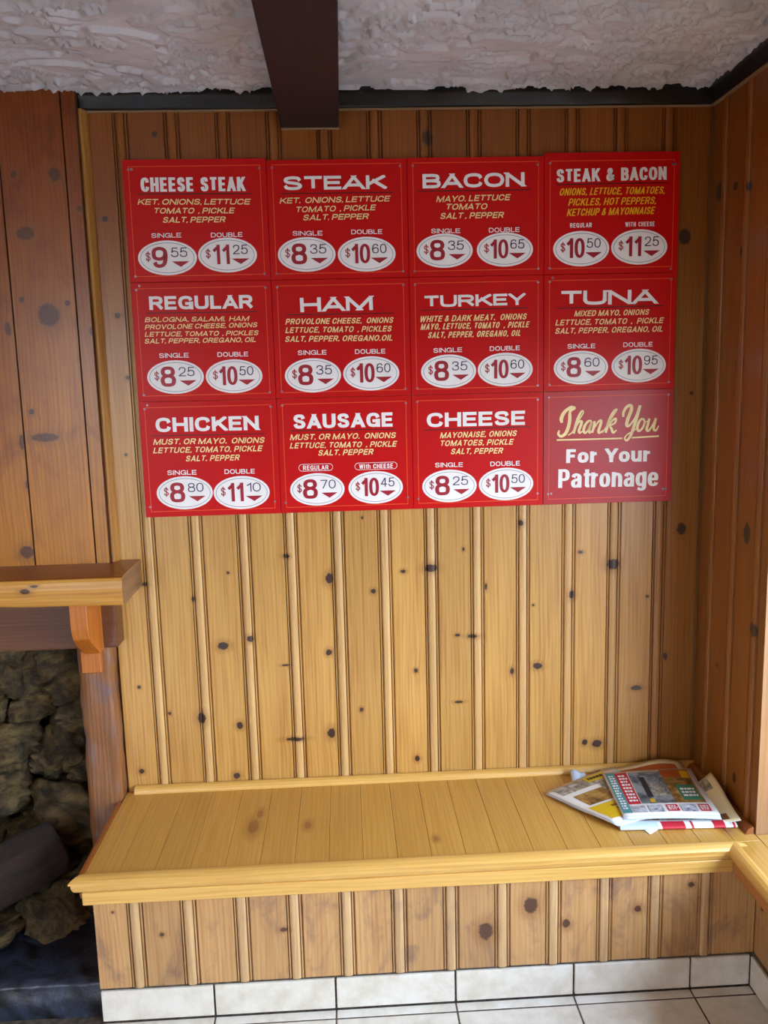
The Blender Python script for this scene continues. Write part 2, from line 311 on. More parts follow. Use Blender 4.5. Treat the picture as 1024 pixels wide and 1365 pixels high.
# measured layout of the lettering (metres from the centre of each panel) and of the knots
MENU = [
  {'cell': (0, 0), 'title': ('CHEESE STEAK', 'cond', -0.1374, 0.0735, 0.2655, 0.0347, -0.0062), 'rule': (-0.1471, 0.0674, 0.2887, 0.0035, -0.0094), 'lines': [('KET. ONIONS, LETTUCE', 'hand', -0.1481, 0.0423, 0.287, 0.014, -0.0123), ('TOMATO  , PICKLE', 'hand', -0.1064, 0.0201, 0.2042, 0.014, -0.0118), ('SALT, PEPPER', 'hand', -0.0869, -0.0027, 0.1596, 0.0141, -0.0069)], 'caps': [('SINGLE', 'cap', -0.1183, -0.0395, 0.0754, 0.0113, 0.0021), ('DOUBLE', 'cap', 0.0328, -0.0406, 0.0803, 0.0113, 0.0011)], 'ovals': [(-0.0809, -0.0897, 0.075, 0.0433), (0.0727, -0.0853, 0.0755, 0.0434)], 'prices': (('9', '55'), ('11', '25'))},
  {'cell': (0, 1), 'title': ('STEAK', 'wide', -0.1368, 0.0726, 0.2653, 0.0336, -0.0007), 'rule': (-0.143, 0.0636, 0.286, 0.0035, -0.0019), 'lines': [('KET.  ONIONS, LETTUCE', 'hand', -0.1492, 0.0398, 0.2858, 0.0141, 0.005), ('TOMATO  , PICKLE', 'hand', -0.1062, 0.0174, 0.2053, 0.0141, 0.0124), ('SALT. PEPPER', 'hand', -0.0902, -0.0026, 0.1695, 0.0142, 0.0053)], 'caps': [('SINGLE', 'cap', -0.1189, -0.0398, 0.0766, 0.0114, -0.0072), ('DOUBLE', 'cap', 0.0324, -0.0387, 0.08, 0.0114, -0.0075)], 'ovals': [(-0.0846, -0.0874, 0.0747, 0.0435), (0.0709, -0.0894, 0.0752, 0.0437)], 'prices': (('8', '35'), ('10', '60'))},
  {'cell': (1, 0), 'title': ('REGULAR', 'wide', -0.1353, 0.0836, 0.2668, 0.034, -0.0043), 'rule': (-0.1447, 0.0751, 0.286, 0.0036, -0.0081), 'lines': [('BOLOGNA, SALAMI,  HAM', 'hand', -0.1498, 0.0527, 0.2723, 0.0124, -0.0079), ('PROVOLONE CHEESE, ONIONS', 'hand', -0.1511, 0.0338, 0.2921, 0.0124, 0.0008), ('LETTUCE, TOMATO  , PICKLES', 'hand', -0.1523, 0.0156, 0.2954, 0.0124, -0.0072), ('SALT, PEPPER, OREGANO, OIL', 'hand', -0.1535, -0.0019, 0.2883, 0.0125, -0.0072)], 'caps': [('SINGLE', 'cap', -0.1183, -0.0394, 0.0763, 0.0118, -0.004), ('DOUBLE', 'cap', 0.033, -0.04, 0.0798, 0.0118, -0.0047)], 'ovals': [(-0.0792, -0.0898, 0.0737, 0.0436), (0.0736, -0.0913, 0.0742, 0.0438)], 'prices': (('8', '25'), ('10', '50'))},
  {'cell': (1, 1), 'title': ('HAM', 'wide', -0.1067, 0.0697, 0.1947, 0.0365, 0.0094), 'rule': (-0.1427, 0.0632, 0.2794, 0.0037, -0.0051), 'lines': [('PROVOLONE CHEESE,  ONIONS', 'hand', -0.1475, 0.0391, 0.2844, 0.0147, -0.0059), ('LETTUCE, TOMATO  , PICKLES', 'hand', -0.1484, 0.0171, 0.2802, 0.0147, -0.0061), ('SALT, PEPPER. OREGANO.OIL', 'hand', -0.1494, -0.0057, 0.2822, 0.0148, -0.0093)], 'caps': [('SINGLE', 'cap', -0.1178, -0.0404, 0.0752, 0.0119, -0.0034), ('DOUBLE', 'cap', 0.0328, -0.0409, 0.0802, 0.0119, -0.0046)], 'ovals': [(-0.08, -0.0941, 0.0741, 0.0447), (0.0745, -0.0927, 0.0745, 0.0448)], 'prices': (('8', '35'), ('10', '60'))},
  {'cell': (0, 2), 'title': ('BACON', 'wide', -0.1387, 0.072, 0.2708, 0.0352, 0.0044), 'rule': (-0.1521, 0.0644, 0.2955, 0.0036, 0.0003), 'lines': [('MAYO. LETTUCE', 'hand', -0.1044, 0.0376, 0.1954, 0.0149, 0.0108), ('TOMATO', 'hand', -0.0772, 0.0181, 0.1067, 0.0149, -0.0017), ('SALT , PEPPER', 'hand', -0.0939, -0.0045, 0.1668, 0.015, 0.0016)], 'caps': [('SINGLE', 'cap', -0.1183, -0.0398, 0.0755, 0.0114, -0.0069), ('DOUBLE', 'cap', 0.0329, -0.0401, 0.0805, 0.0115, 0.0016)], 'ovals': [(-0.0838, -0.0842, 0.0736, 0.0431), (0.0749, -0.084, 0.0741, 0.0432)], 'prices': (('8', '35'), ('10', '65'))},
  {'cell': (0, 3), 'title': ('STEAK & BACON', 'cond', -0.1467, 0.082, 0.2913, 0.0326, 0.0109), 'rule': (-0.1482, 0.0757, 0.2944, 0.0036, 0.0057), 'lines': [('ONIONS, LETTUCE, TOMATOES,', 'yellow', -0.1382, 0.0493, 0.2776, 0.0178, 0.0038), ('PICKLES, HOT PEPPERS,', 'yellow', -0.1162, 0.0233, 0.2334, 0.0179, 0.0067), ('KETCHUP & MAYONNAISE', 'yellow', -0.1197, -0.0024, 0.236, 0.018, 0.009)], 'caps': [('REGULAR', 'cap', -0.1104, -0.032, 0.0576, 0.0115, 0.009), ('WITH CHEESE', 'cap', 0.0362, -0.0315, 0.0778, 0.0116, 0.0026)], 'ovals': [(-0.0803, -0.0853, 0.0747, 0.0449), (0.0747, -0.0836, 0.0752, 0.045)], 'prices': (('10', '50'), ('11', '25'))},
  {'cell': (1, 2), 'title': ('TURKEY', 'wide', -0.1388, 0.0749, 0.2697, 0.0301, 0.0069), 'rule': (-0.1442, 0.0676, 0.2789, 0.0037, 0.0006), 'lines': [('WHITE & DARK MEAT.  ONIONS', 'hand', -0.1508, 0.0376, 0.284, 0.0155, 0.0048), ('MAYO, LETTUCE, TOMATO  , PICKLE', 'hand', -0.1511, 0.0177, 0.2921, 0.0156, 0.0012), ('SALT, PEPPER, OREGANO, OIL', 'hand', -0.131, -0.0043, 0.2467, 0.0156, 0.002)], 'caps': [('SINGLE', 'cap', -0.1172, -0.0426, 0.0764, 0.0119, 0.0063), ('DOUBLE', 'cap', 0.0334, -0.0415, 0.0807, 0.012, 0.0049)], 'ovals': [(-0.0774, -0.0922, 0.0737, 0.0442), (0.0748, -0.0913, 0.0741, 0.0444)], 'prices': (('8', '35'), ('10', '60'))},
  {'cell': (1, 3), 'title': ('TUNA', 'wide', -0.1324, 0.0733, 0.2637, 0.037, -0.0034), 'rule': (-0.1454, 0.0647, 0.29, 0.0037, 0.0051), 'lines': [('MIXED MAYO, ONIONS', 'hand', -0.0976, 0.0437, 0.2032, 0.0149, 0.001), ('LETTUCE, TOMATO  ,  PICKLE', 'hand', -0.1482, 0.021, 0.2948, 0.0149, 0.0014), ('SALT, PEPPER. OREGANO, OIL', 'hand', -0.1481, -0.0006, 0.2913, 0.015, -0.0013)], 'caps': [('SINGLE', 'cap', -0.1146, -0.0403, 0.0751, 0.012, -0.0028), ('DOUBLE', 'cap', 0.0367, -0.0393, 0.0795, 0.0121, -0.0037)], 'ovals': [(-0.0776, -0.091, 0.074, 0.0445), (0.0798, -0.0894, 0.0745, 0.0447)], 'prices': (('8', '60'), ('10', '95'))},
  {'cell': (2, 0), 'title': ('CHICKEN', 'wide', -0.1395, 0.0741, 0.2765, 0.0378, -0.0057), 'rule': (-0.1514, 0.0638, 0.2993, 0.0038, -0.0076), 'lines': [('MUST. OR MAYO.  ONIONS', 'hand', -0.1491, 0.041, 0.2952, 0.0152, -0.0103), ('LETTUCE, TOMATO, PICKLE', 'hand', -0.1506, 0.0183, 0.2911, 0.0152, -0.0079), ('SALT. PEPPER', 'hand', -0.0655, -0.0056, 0.1432, 0.0153, -0.008)], 'caps': [('SINGLE', 'cap', -0.1168, -0.0408, 0.0772, 0.0123, -0.0103), ('DOUBLE', 'cap', 0.0348, -0.0423, 0.0807, 0.0123, -0.011)], 'ovals': [(-0.0736, -0.0899, 0.0745, 0.0447), (0.0779, -0.0939, 0.075, 0.0449)], 'prices': (('8', '80'), ('11', '10'))},
  {'cell': (2, 1), 'title': ('SAUSAGE', 'wide', -0.1366, 0.0731, 0.2645, 0.038, -0.0043), 'rule': (-0.1445, 0.0673, 0.2814, 0.0038, -0.0113), 'lines': [('MUST. OR MAYO.  ONIONS', 'hand', -0.1485, 0.043, 0.285, 0.0153, -0.0066), ('LETTUCE, TOMATO  , PICKLE', 'hand', -0.1495, 0.0208, 0.2892, 0.0153, -0.01), ('SALT. PEPPER', 'hand', -0.0738, -0.0005, 0.1491, 0.0154, -0.0084)], 'caps': [('REGULAR', 'cap', -0.1159, -0.0386, 0.0683, 0.0124, -0.0073), ('With CHEESE', 'cap', 0.0349, -0.0392, 0.0912, 0.0124, -0.0043)], 'ovals': [(-0.0795, -0.0917, 0.0733, 0.0442), (0.0783, -0.0911, 0.0738, 0.0444)], 'prices': (('8', '70'), ('10', '45'))},
  {'cell': (2, 2), 'title': ('CHEESE', 'wide', -0.1381, 0.0672, 0.2662, 0.0383, -0.0013), 'rule': (-0.1483, 0.059, 0.292, 0.0039, 0.0068), 'lines': [('MAYONAISE, ONIONS', 'hand', -0.1038, 0.037, 0.21, 0.0154, 0.0014), ('TOMATOES, PICKLE', 'hand', -0.101, 0.0154, 0.1994, 0.0155, -0.0052), ('SALT, PEPPER', 'hand', -0.0741, -0.0071, 0.1427, 0.0155, -0.0126)], 'caps': [('SINGLE', 'cap', -0.1174, -0.0415, 0.0756, 0.0124, -0.0091), ('DOUBLE', 'cap', 0.0333, -0.0429, 0.0808, 0.0125, -0.0007)], 'ovals': [(-0.0791, -0.0934, 0.0744, 0.0445), (0.0762, -0.0927, 0.0749, 0.0447)], 'prices': (('8', '25'), ('10', '50'))},
]
THANKS = [('For Your', 'heavy', -0.1159, -0.0404, 0.2324, 0.0376, -0.0092), ('Patronage', 'heavyc', -0.1375, -0.1082, 0.2789, 0.0513, -0.0111)]
RULES = [(-0.1423, 0.0211, 0.1813, 0.0062, -0.0024), (0.0651, 0.0215, 0.0753, 0.0062, 0.0341)]
SCRIPT = [[(-0.1284, 0.0695, 0.0027), (-0.1298, 0.0806, 0.0042), (-0.1229, 0.0962, 0.0039), (-0.1117, 0.106, 0.0036), (-0.1021, 0.1076, 0.006), (-0.0909, 0.1086, 0.0027)], [(-0.1067, 0.0894, 0.0036), (-0.1072, 0.0737, 0.0039), (-0.1113, 0.0548, 0.0039), (-0.1192, 0.0391, 0.0036), (-0.1304, 0.0331, 0.003), (-0.1379, 0.0396, 0.0027), (-0.1354, 0.0491, 0.0018)], [(-0.1021, 0.1076, 0.0042), (-0.1062, 0.0973, 0.003), (-0.1067, 0.0894, 0.0036)], [(-0.1111, 0.0351, 0.0012), (-0.0983, 0.0449, 0.0015), (-0.0834, 0.073, 0.0015), (-0.0714, 0.0917, 0.0015), (-0.0699, 0.0995, 0.0015), (-0.0747, 0.0987, 0.0021), (-0.0835, 0.0825, 0.003), (-0.0904, 0.0605, 0.0033), (-0.096, 0.0391, 0.0027)], [(-0.0929, 0.0511, 0.0018), (-0.0834, 0.0683, 0.0021), (-0.0751, 0.0728, 0.0024), (-0.0744, 0.0664, 0.003), (-0.0812, 0.0476, 0.003), (-0.0789, 0.0412, 0.0024), (-0.0709, 0.0457, 0.0012)], [(-0.0461, 0.072, 0.0021), (-0.0551, 0.0722, 0.0024), (-0.0653, 0.0598, 0.003), (-0.0683, 0.0456, 0.003), (-0.0628, 0.0407, 0.0024), (-0.0532, 0.0532, 0.0018), (-0.046, 0.0704, 0.0024), (-0.0532, 0.05, 0.003), (-0.0515, 0.041, 0.0027), (-0.0435, 0.0465, 0.0012)], [(-0.039, 0.0718, 0.0024), (-0.0395, 0.0607, 0.003), (-0.045, 0.0402, 0.0027)], [(-0.0419, 0.0497, 0.0015), (-0.0292, 0.0684, 0.0021), (-0.0212, 0.0729, 0.0027), (-0.0211, 0.065, 0.003), (-0.0273, 0.0445, 0.003), (-0.024, 0.0396, 0.0024), (-0.016, 0.0458, 0.0012)], [(-0.0175, 0.0395, 0.0015), (-0.0064, 0.0551, 0.0015), (0.0109, 0.0831, 0.0015), (0.0212, 0.0987, 0.0015), (0.0218, 0.1025, 0.0015), (0.0154, 0.0988, 0.0021), (0.006, 0.0833, 0.003), (-0.0017, 0.0613, 0.0033), (-0.0078, 0.0392, 0.0027)], [(-0.0016, 0.0565, 0.0015), (0.0111, 0.072, 0.0021), (0.0197, 0.0766, 0.0024), (0.0176, 0.0655, 0.0024), (0.0048, 0.0579, 0.0018), (0.0082, 0.0499, 0.0027), (0.0132, 0.0393, 0.0027), (0.0228, 0.0463, 0.0012)], [(0.04, 0.0808, 0.0024), (0.0413, 0.095, 0.003), (0.0507, 0.109, 0.0033), (0.0611, 0.1103, 0.0036), (0.0613, 0.0976, 0.0039), (0.0521, 0.0725, 0.0039), (0.0501, 0.0583, 0.0036), (0.0566, 0.0565, 0.0024), (0.0693, 0.0721, 0.0018), (0.0817, 0.0971, 0.0027), (0.0862, 0.1112, 0.0033)], [(0.0862, 0.1112, 0.0033), (0.0787, 0.0845, 0.0039), (0.0697, 0.053, 0.0036), (0.0604, 0.0277, 0.003), (0.0509, 0.0168, 0.0024), (0.0453, 0.0234, 0.0018), (0.0522, 0.0328, 0.0015), (0.0683, 0.0419, 0.0015), (0.0779, 0.0489, 0.0012)], [(0.0935, 0.0752, 0.0024), (0.0855, 0.0685, 0.0027), (0.0794, 0.0511, 0.003), (0.0845, 0.0414, 0.0027), (0.0947, 0.0507, 0.0024), (0.0995, 0.0665, 0.0024), (0.0935, 0.0752, 0.0024), (0.1018, 0.0664, 0.0012), (0.1105, 0.0694, 0.0012)], [(0.1123, 0.0747, 0.0027), (0.1085, 0.0583, 0.003), (0.1055, 0.0456, 0.003), (0.1111, 0.0416, 0.0024), (0.1215, 0.0563, 0.0018), (0.1308, 0.0752, 0.0027)], [(0.1308, 0.0752, 0.0027), (0.1264, 0.0578, 0.003), (0.125, 0.0451, 0.0027), (0.1316, 0.0424, 0.0024), (0.1388, 0.0543, 0.0012)]]
BACK_KNOTS = [(-1.3408, 0.7987, 0.0156, 0.0117), (-1.2643, 0.8172, 0.0097, 0.0097), (-1.0394, 0.9793, 0.0117, 0.0156), (-1.0484, 0.7676, 0.0088, 0.0088), (-1.0492, 0.53, 0.0117, 0.0156), (-1.4108, 0.5916, 0.0127, 0.0156), (-1.3065, 0.5643, 0.0097, 0.0107), (-1.3222, 0.4142, 0.0097, 0.0097), (-1.5888, 0.4409, 0.0078, 0.0078), (-1.3169, 1.0059, 0.0043, 0.0043), (-1.546, 0.9816, 0.0097, 0.0058), (-1.4151, 0.9351, 0.0049, 0.0078), (-1.1558, 1.0474, 0.0097, 0.0058), (-1.1518, 0.5168, 0.0273, 0.0058), (-1.1701, 0.7359, 0.0117, 0.0029), (-1.5793, 0.6891, 0.0049, 0.0049), (-1.4996, 0.6087, 0.0049, 0.0049), (-0.9187, 0.9392, 0.0078, 0.0068), (-0.8346, 0.9925, 0.0078, 0.0051), (-0.8051, 0.7043, 0.0058, 0.0068), (-0.9619, 0.5956, 0.0058, 0.0068), (-0.9439, 1.1469, 0.0039, 0.0039), (-0.8058, 0.4414, 0.0078, 0.0088), (-0.7577, 0.9995, 0.0195, 0.0117), (-0.6443, 0.7988, 0.0156, 0.0058), (-0.6856, 0.8035, 0.0078, 0.0049), (-0.6661, 1.0493, 0.0039, 0.0058), (-0.5059, 1.1178, 0.0068, 0.0088), (-0.362, 0.9087, 0.009, 0.0127), (-0.3377, 1.0294, 0.0078, 0.0049), (-0.2444, 0.9925, 0.0195, 0.0156), (-0.4579, 0.704, 0.0136, 0.0097), (-0.5304, 0.6915, 0.0068, 0.0097), (-0.604, 0.9404, 0.0039, 0.0097), (-0.4705, 0.8822, 0.0039, 0.0039), (-0.319, 0.4675, 0.0088, 0.0088), (-0.2831, 0.4624, 0.0156, 0.0117), (-0.1709, 0.6261, 0.0175, 0.0078), (-0.1452, 0.8951, 0.0047, 0.0047), (-0.0887, 0.7175, 0.0068, 0.0117), (-0.6836, 0.6062, 0.0136, 0.0039), (-0.0522, 1.0864, 0.0136, 0.0175), (-1.4416, 2.146, 0.0068, 0.0078), (-0.7479, 2.1289, 0.0156, 0.0195), (-1.5798, 1.9426, 0.0078, 0.0078), (-1.5651, 1.7, 0.0078, 0.0078), (-1.5512, 1.5401, 0.0058, 0.0058), (-1.5694, 1.3378, 0.0039, 0.0039), (-0.0668, 1.8734, 0.0175, 0.0215), (-0.0356, 1.4615, 0.0058, 0.0058)]
CHIMNEY_KNOTS = [(-1.6856, 2.0436, 0.0156, 0.0175), (-1.7855, 2.0437, 0.0078, 0.0097), (-1.7686, 1.903, 0.0234, 0.0175), (-1.7281, 1.7017, 0.0292, 0.0312), (-1.7922, 1.7412, 0.0078, 0.0078), (-1.6787, 1.7306, 0.0078, 0.0078), (-1.833, 1.6703, 0.0078, 0.0175), (-1.7638, 1.3917, 0.039, 0.0117), (-1.7916, 1.4584, 0.0078, 0.0078), (-1.8241, 1.3817, 0.0078, 0.0215), (-1.8172, 1.2703, 0.0078, 0.0136), (-1.792, 1.1287, 0.0097, 0.0078), (-1.6792, 1.1289, 0.0078, 0.0078), (-1.8364, 1.0898, 0.0195, 0.0175), (-1.6305, 1.9605, 0.0078, 0.0078), (-1.6139, 1.8877, 0.0058, 0.0215), (-1.624, 1.659, 0.0058, 0.0136), (-1.6154, 1.3424, 0.0039, 0.0039), (-1.6689, 1.4493, 0.0068, 0.0097)]
FRONT_KNOTS = [(-0.5706, 0.2486, 0.0187, 0.0221), (-0.681, 0.1868, 0.0187, 0.0238), (-0.4832, 0.195, 0.0102, 0.0119), (-0.3062, 0.2246, 0.0093, 0.0093), (-0.1755, 0.281, 0.0085, 0.0076), (-1.4582, 0.2236, 0.0059, 0.0059), (-1.5699, 0.2887, 0.0034, 0.0034), (-1.1687, 0.22, 0.0102, 0.0059)]
RIGHT_KNOTS = [(0.0527, 1.9761, 0.022, 0.025), (0.1429, 1.969, 0.014, 0.012), (0.2177, 1.9524, 0.012, 0.012), (0.1903, 1.8061, 0.012, 0.014), (0.2743, 1.119, 0.018, 0.03), (0.3285, 0.891, 0.022, 0.018), (0.1373, 0.7332, 0.008, 0.006), (0.2603, 0.4703, 0.012, 0.014)]
SEAT_KNOTS = [(-1.2534, -0.2282, 0.014, 0.035), (-1.2421, -0.1639, 0.008, 0.02), (-1.1126, -0.234, 0.009, 0.02), (-0.7903, -0.3294, 0.007, 0.012), (-0.0607, -0.3515, 0.012, 0.02)]

# ------------------------------------------------------------------ setting: walls
PW = 0.1283; G0 = -1.5452; ZT = 2.2005; ZS = 0.382
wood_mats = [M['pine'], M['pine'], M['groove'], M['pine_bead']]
BP, BI = cluster_profile(PW)
wall_back = obj('wall_back', bm_mesh('wall_back', box_bm(-1.64, 0.15, 0.013, 0.10, 0, 2.35), M['drywall']), kind='structure')
mf = profile('board', *(field_profile(0, 0.084)[0],), 0, ZT-0.37, wood_mats, field_profile(0, 0.084)[1])
b = obj('board', mf, wall_back, (G0-0.084, 0, 0.37)); set_knots(b, knots_for(G0-0.084, 0.084, 0.37, BACK_KNOTS))
mb = profile('board', BP, 0, ZT-0.37, wood_mats, BI)
for i in range(12):
    x = G0 + i*PW
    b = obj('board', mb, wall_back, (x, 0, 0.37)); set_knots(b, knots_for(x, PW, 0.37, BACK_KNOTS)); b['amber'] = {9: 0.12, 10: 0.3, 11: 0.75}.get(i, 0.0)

wall_right = obj('wall_right', bm_mesh('wall_right', box_bm(0.013, 0.12, -0.3795, 0.10, 0, 2.35), M['drywall']), kind='structure')
rot = (0, 0, -PI/2)
me = profile('board', *(field_profile(0, 0.057)[0],), 0, ZT-0.37, wood_mats, field_profile(0, 0.057)[1])
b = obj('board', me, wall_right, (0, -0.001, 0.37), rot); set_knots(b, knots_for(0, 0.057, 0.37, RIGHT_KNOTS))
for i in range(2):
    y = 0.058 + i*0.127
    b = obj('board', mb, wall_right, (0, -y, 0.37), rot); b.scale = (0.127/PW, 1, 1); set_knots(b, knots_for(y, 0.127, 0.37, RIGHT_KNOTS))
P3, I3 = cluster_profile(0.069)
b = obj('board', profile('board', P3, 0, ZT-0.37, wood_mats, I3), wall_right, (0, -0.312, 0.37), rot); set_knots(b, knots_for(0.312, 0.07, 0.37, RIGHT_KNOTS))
# end of the wall towards the window bay: a flat jamb board
jm, _ = wood('jamb_wood', (168, 126, 84), (140, 98, 60), knots=False)
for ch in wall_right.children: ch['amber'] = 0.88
jamb = box('board', 0.0, 0.125, -0.384, -0.380, 0.37, 2.2, jm, wall_right)

# chimney boards standing proud above the mantel, on the left
wall_left = obj('wall_left', bm_mesh('wall_left', box_bm(-3.2, -1.64, -0.022, 0.012, 1.053, 2.25), M['drywall']), kind='structure')
def chim_board(x0, x1, extra=0.0):
    p = [(0, -0.006), (0.0015, 0.0), (x1-x0-0.0015, 0.0), (x1-x0, -0.006)]
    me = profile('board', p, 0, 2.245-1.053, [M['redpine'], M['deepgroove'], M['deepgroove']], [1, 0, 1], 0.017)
    o = obj('board', me, wall_left, (x0, -0.04-extra, 1.053)); set_knots(o, knots_for(x0, x1-x0, 1.053, CHIMNEY_KNOTS))
chim_board(-1.657, -1.621); chim_board(-1.8165, -1.658); chim_board(-1.975, -1.8175)
for k in range(4): chim_board(-1.976-0.16*(k+1), -1.977-0.16*k)
# pale rounded edge strip covering the side of the chimney boards
p = [(0.0, -0.0), (0.002, 0.003), (0.006, 0.0045), (0.010, 0.003), (0.0155, -0.012), (0.0175, -0.022)]
me = profile('trim_1', p, 0, 2.2-1.053, [M['pine'], M['pine'], M['pine']], [0]*5, 0.026)
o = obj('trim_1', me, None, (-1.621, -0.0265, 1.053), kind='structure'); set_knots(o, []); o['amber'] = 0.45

# black painted cornice, left and right of the beam and along the right wall
def cornice(name, x0, x1, rotz=0, loc=(0, 0, 0)):
    n = max(3, int((x1-x0)/0.006)); xs = np.linspace(x0, x1, n)
    sec = [(0.0, ZT), (-0.013, ZT), (-0.017, ZT+0.004), (-0.017, ZT+0.022), (-0.021, ZT+0.027), (-0.021, ZT+0.040), (-0.015, ZT+0.052), (0.0, ZT+0.056)]
    P = np.zeros((n, len(sec), 3))
    for j, (y, z) in enumerate(sec):
        P[:, j, 0] = xs; P[:, j, 1] = y - 0.0015*fbm(xs*9, xs*0+j*3, 3); P[:, j, 2] = z + (0.003*(fbm(xs*14, xs*0+j, 3, 5)-0.5) if j else 0)
    o = obj(name, grid_mesh(name, P, M['black'], True), None, loc, (0, 0, rotz), kind='structure')
    c = obj('caulk_line', bm_mesh('caulk_line', box_bm(x0, x1, -0.010, 0.0, ZT-0.0035, ZT-0.0002), M['caulk']), o)
    return o
cornice('trim_2', -1.640, -1.1225); cornice('trim_3', -0.9728, 0.0); cornice('trim_4', 0.0, 2.9, -PI/2, (0.0, 0.0, 0))

# ------------------------------------------------------------------ ceiling: troweled plaster
nx, ny = 420, 190
gx, gy = np.meshgrid(np.linspace(-2.3, 0.03, nx), np.linspace(-1.0, 0.004, ny), indexing='ij')
w1 = fbm(gx*5, gy*9, 3, 11); w2 = fbm(gx*5, gy*9, 3, 29)
q = fbm(gx*16+w1*5, gy*30+w2*5, 4, 3)
pl = np.clip((q-0.50)/0.025, 0, 1); pl = pl*pl*(3-2*pl)
q2 = fbm(gx*30+w2*7, gy*60+w1*6, 3, 41); rg = np.clip(1-np.abs(q2-0.5)/0.045, 0, 1)*(fbm(gx*4, gy*5, 2, 8) > 0.42)
hz = 0.0050*pl + 0.0050*rg + 0.0022*fbm(gx*40, gy*60, 3, 17) + 0.003*fbm(gx*3, gy*4, 2, 2)
edge = np.clip(1-(-gy)/0.02, 0, 1)
P = np.stack([gx, gy, 2.254 - hz*1.9 + 0.0*edge], -1)
ceiling = obj('ceiling', bm_mesh('ceiling', box_bm(-3.2, 0.5, -4.2, 0.1, 2.262, 2.32), M['plaster']), kind='structure')
obj('plaster_coat', grid_mesh('plaster_coat', P[:, :, :], M['plaster'], True), ceiling)
obj('plaster_coat', bm_mesh('plaster_coat', box_bm(-3.2, 0.5, -4.2, -1.0, 2.249, 2.26), M['plaster']), ceiling)

# ceiling beam
bm = bmesh.new(); box_bm(0, 0.1473, -2.9, 0, 0, 0.10, 0.003, 1, bm)
beam = obj('ceiling_beam', bm_mesh('ceiling_beam', bm, M['beam']), None, (-1.1213, 0, 2.156))
beam['label'] = 'dark brown boxed beam running along the ceiling into the pine wall'; beam['category'] = 'beam'
obj('caulk_line', bm_mesh('caulk_line', box_bm(0.0, 0.148, -0.006, 0.0, -0.004, -0.0005), M['caulk']), beam)

# ------------------------------------------------------------------ floor and baseboard tiles
PT = 0.293; TX0 = -1.343
floor = obj('floor', bm_mesh('floor', box_bm(-3.3, 0.6, -4.3, 0.1, -0.06, -0.0012), M['grout']), kind='structure')
tm = bm_mesh('tile', box_bm(0.002, PT-0.002, 0.002, PT-0.002, -0.006, 0.0, 0.0012, 1), M['tile'])
for i in range(-6, 5):
    for j in range(1, 8):
        x = TX0 + i*PT; y = -0.452 - j*PT
        if x > -0.05: continue
        obj('tile', tm, floor, (x, y, random.uniform(-0.0004, 0.0004)))
for i in range(-1, 5):
    x0 = TX0+i*PT+0.002; x1 = min(TX0+(i+1)*PT-0.002, -0.02)
    if i == -1: x0 = -1.612
    obj('tile', bm_mesh('tile', box_bm(0, x1-x0, 0.0, 0.026, -0.006, 0, 0.001), M['tile']), floor, (x0, -0.4495, 0))
baseboard = obj('baseboard_back', bm_mesh('baseboard_back', box_bm(-1.611, -0.014, -0.4165, -0.40, 0, 0.0895), M['grout']), kind='structure')
for i in range(-1, 5):
    x0 = TX0+i*PT+0.0025; x1 = min(TX0+(i+1)*PT-0.0025, -0.022)
    if i == -1: x0 = -1.6115
    obj('tile', bm_mesh('tile', box_bm(0, x1-x0, 0, 0.0075, 0, 0.0795, 0.0015), M['tile']), baseboard, (x0, -0.424, 0.0045))
base_r = obj('baseboard_right', bm_mesh('baseboard_right', box_bm(-0.014, 0.0, -2.9, -0.4165, 0, 0.0895), M['grout']), kind='structure')
for i in range(8):
    y1 = -0.4265 - (0.12 if i else 0) - max(0, i-1)*PT; y0 = -0.5425 if i == 0 else y1-PT+0.005
    obj('tile', bm_mesh('tile', box_bm(0, 0.0075, 0, y1-y0, 0, 0.0795, 0.0015), M['tile']), base_r, (-0.0215, y0, 0.0045))

# ------------------------------------------------------------------ built-in bench
bench = empty('bench', 'built-in corner bench with pale plank seat and knotty pine front panel', 'bench', (-0.8, -0.2, 0.0))
BO = Vector((-0.8, -0.2, 0))
side = empty('side_bench', 'window-side bench running towards the viewer at the right edge', 'bench', (0.0, -0.6, 0.0))
SO = Vector((0, -0.6, 0))
def bpart(name, me, loc, rot=None, side_=False, **k):
    return obj(name, me, side if side_ else bench, Vector(loc)-(SO if side_ else BO), rot, **k)
X0 = -1.5509; PP = 0.0826
def plank(x0, x1, y0, y1, side_=False):
    bm = box_bm(0.0, x1-x0-0.0007, 0, y1-y0, -0.018, 0.0, 0.0007, 1)
    o = bpart('seat_plank', bm_mesh('seat_plank', bm, M['oak']), (x0, y0, ZS), side_=side_)
    set_knots(o, [(k[0]-x0, k[1]-y0, k[2], k[3]) for k in SEAT_KNOTS if x0-0.01 < k[0] < x1+0.01])
plank(-1.6315, X0, -0.411, -0.005)
for i in range(18): plank(X0+i*PP, X0+(i+1)*PP, -0.411, -0.005)
plank(X0+18*PP, -0.001, -0.411, -0.005)
xs_ = [-0.0640, 0.0, 0.0826, 0.165, 0.248, 0.33]
for a, b2 in zip(xs_[:-1], xs_[1:]):
    plank(a, b2, -2.8, -0.411 if a < -0.01 else -0.3855, True)
# shadow gap board under the planks
bpart('seat_board', bm_mesh('seat_board', box_bm(-1.63, -0.006, -0.415, -0.006, ZS-0.030, ZS-0.0185), M['deepgroove']), (0, 0, 0))
bpart('seat_board', bm_mesh('seat_board', box_bm(-0.062, 0.33, -2.8, -0.39, ZS-0.030, ZS-0.0185), M['deepgroove']), (0, 0, 0), side_=True)
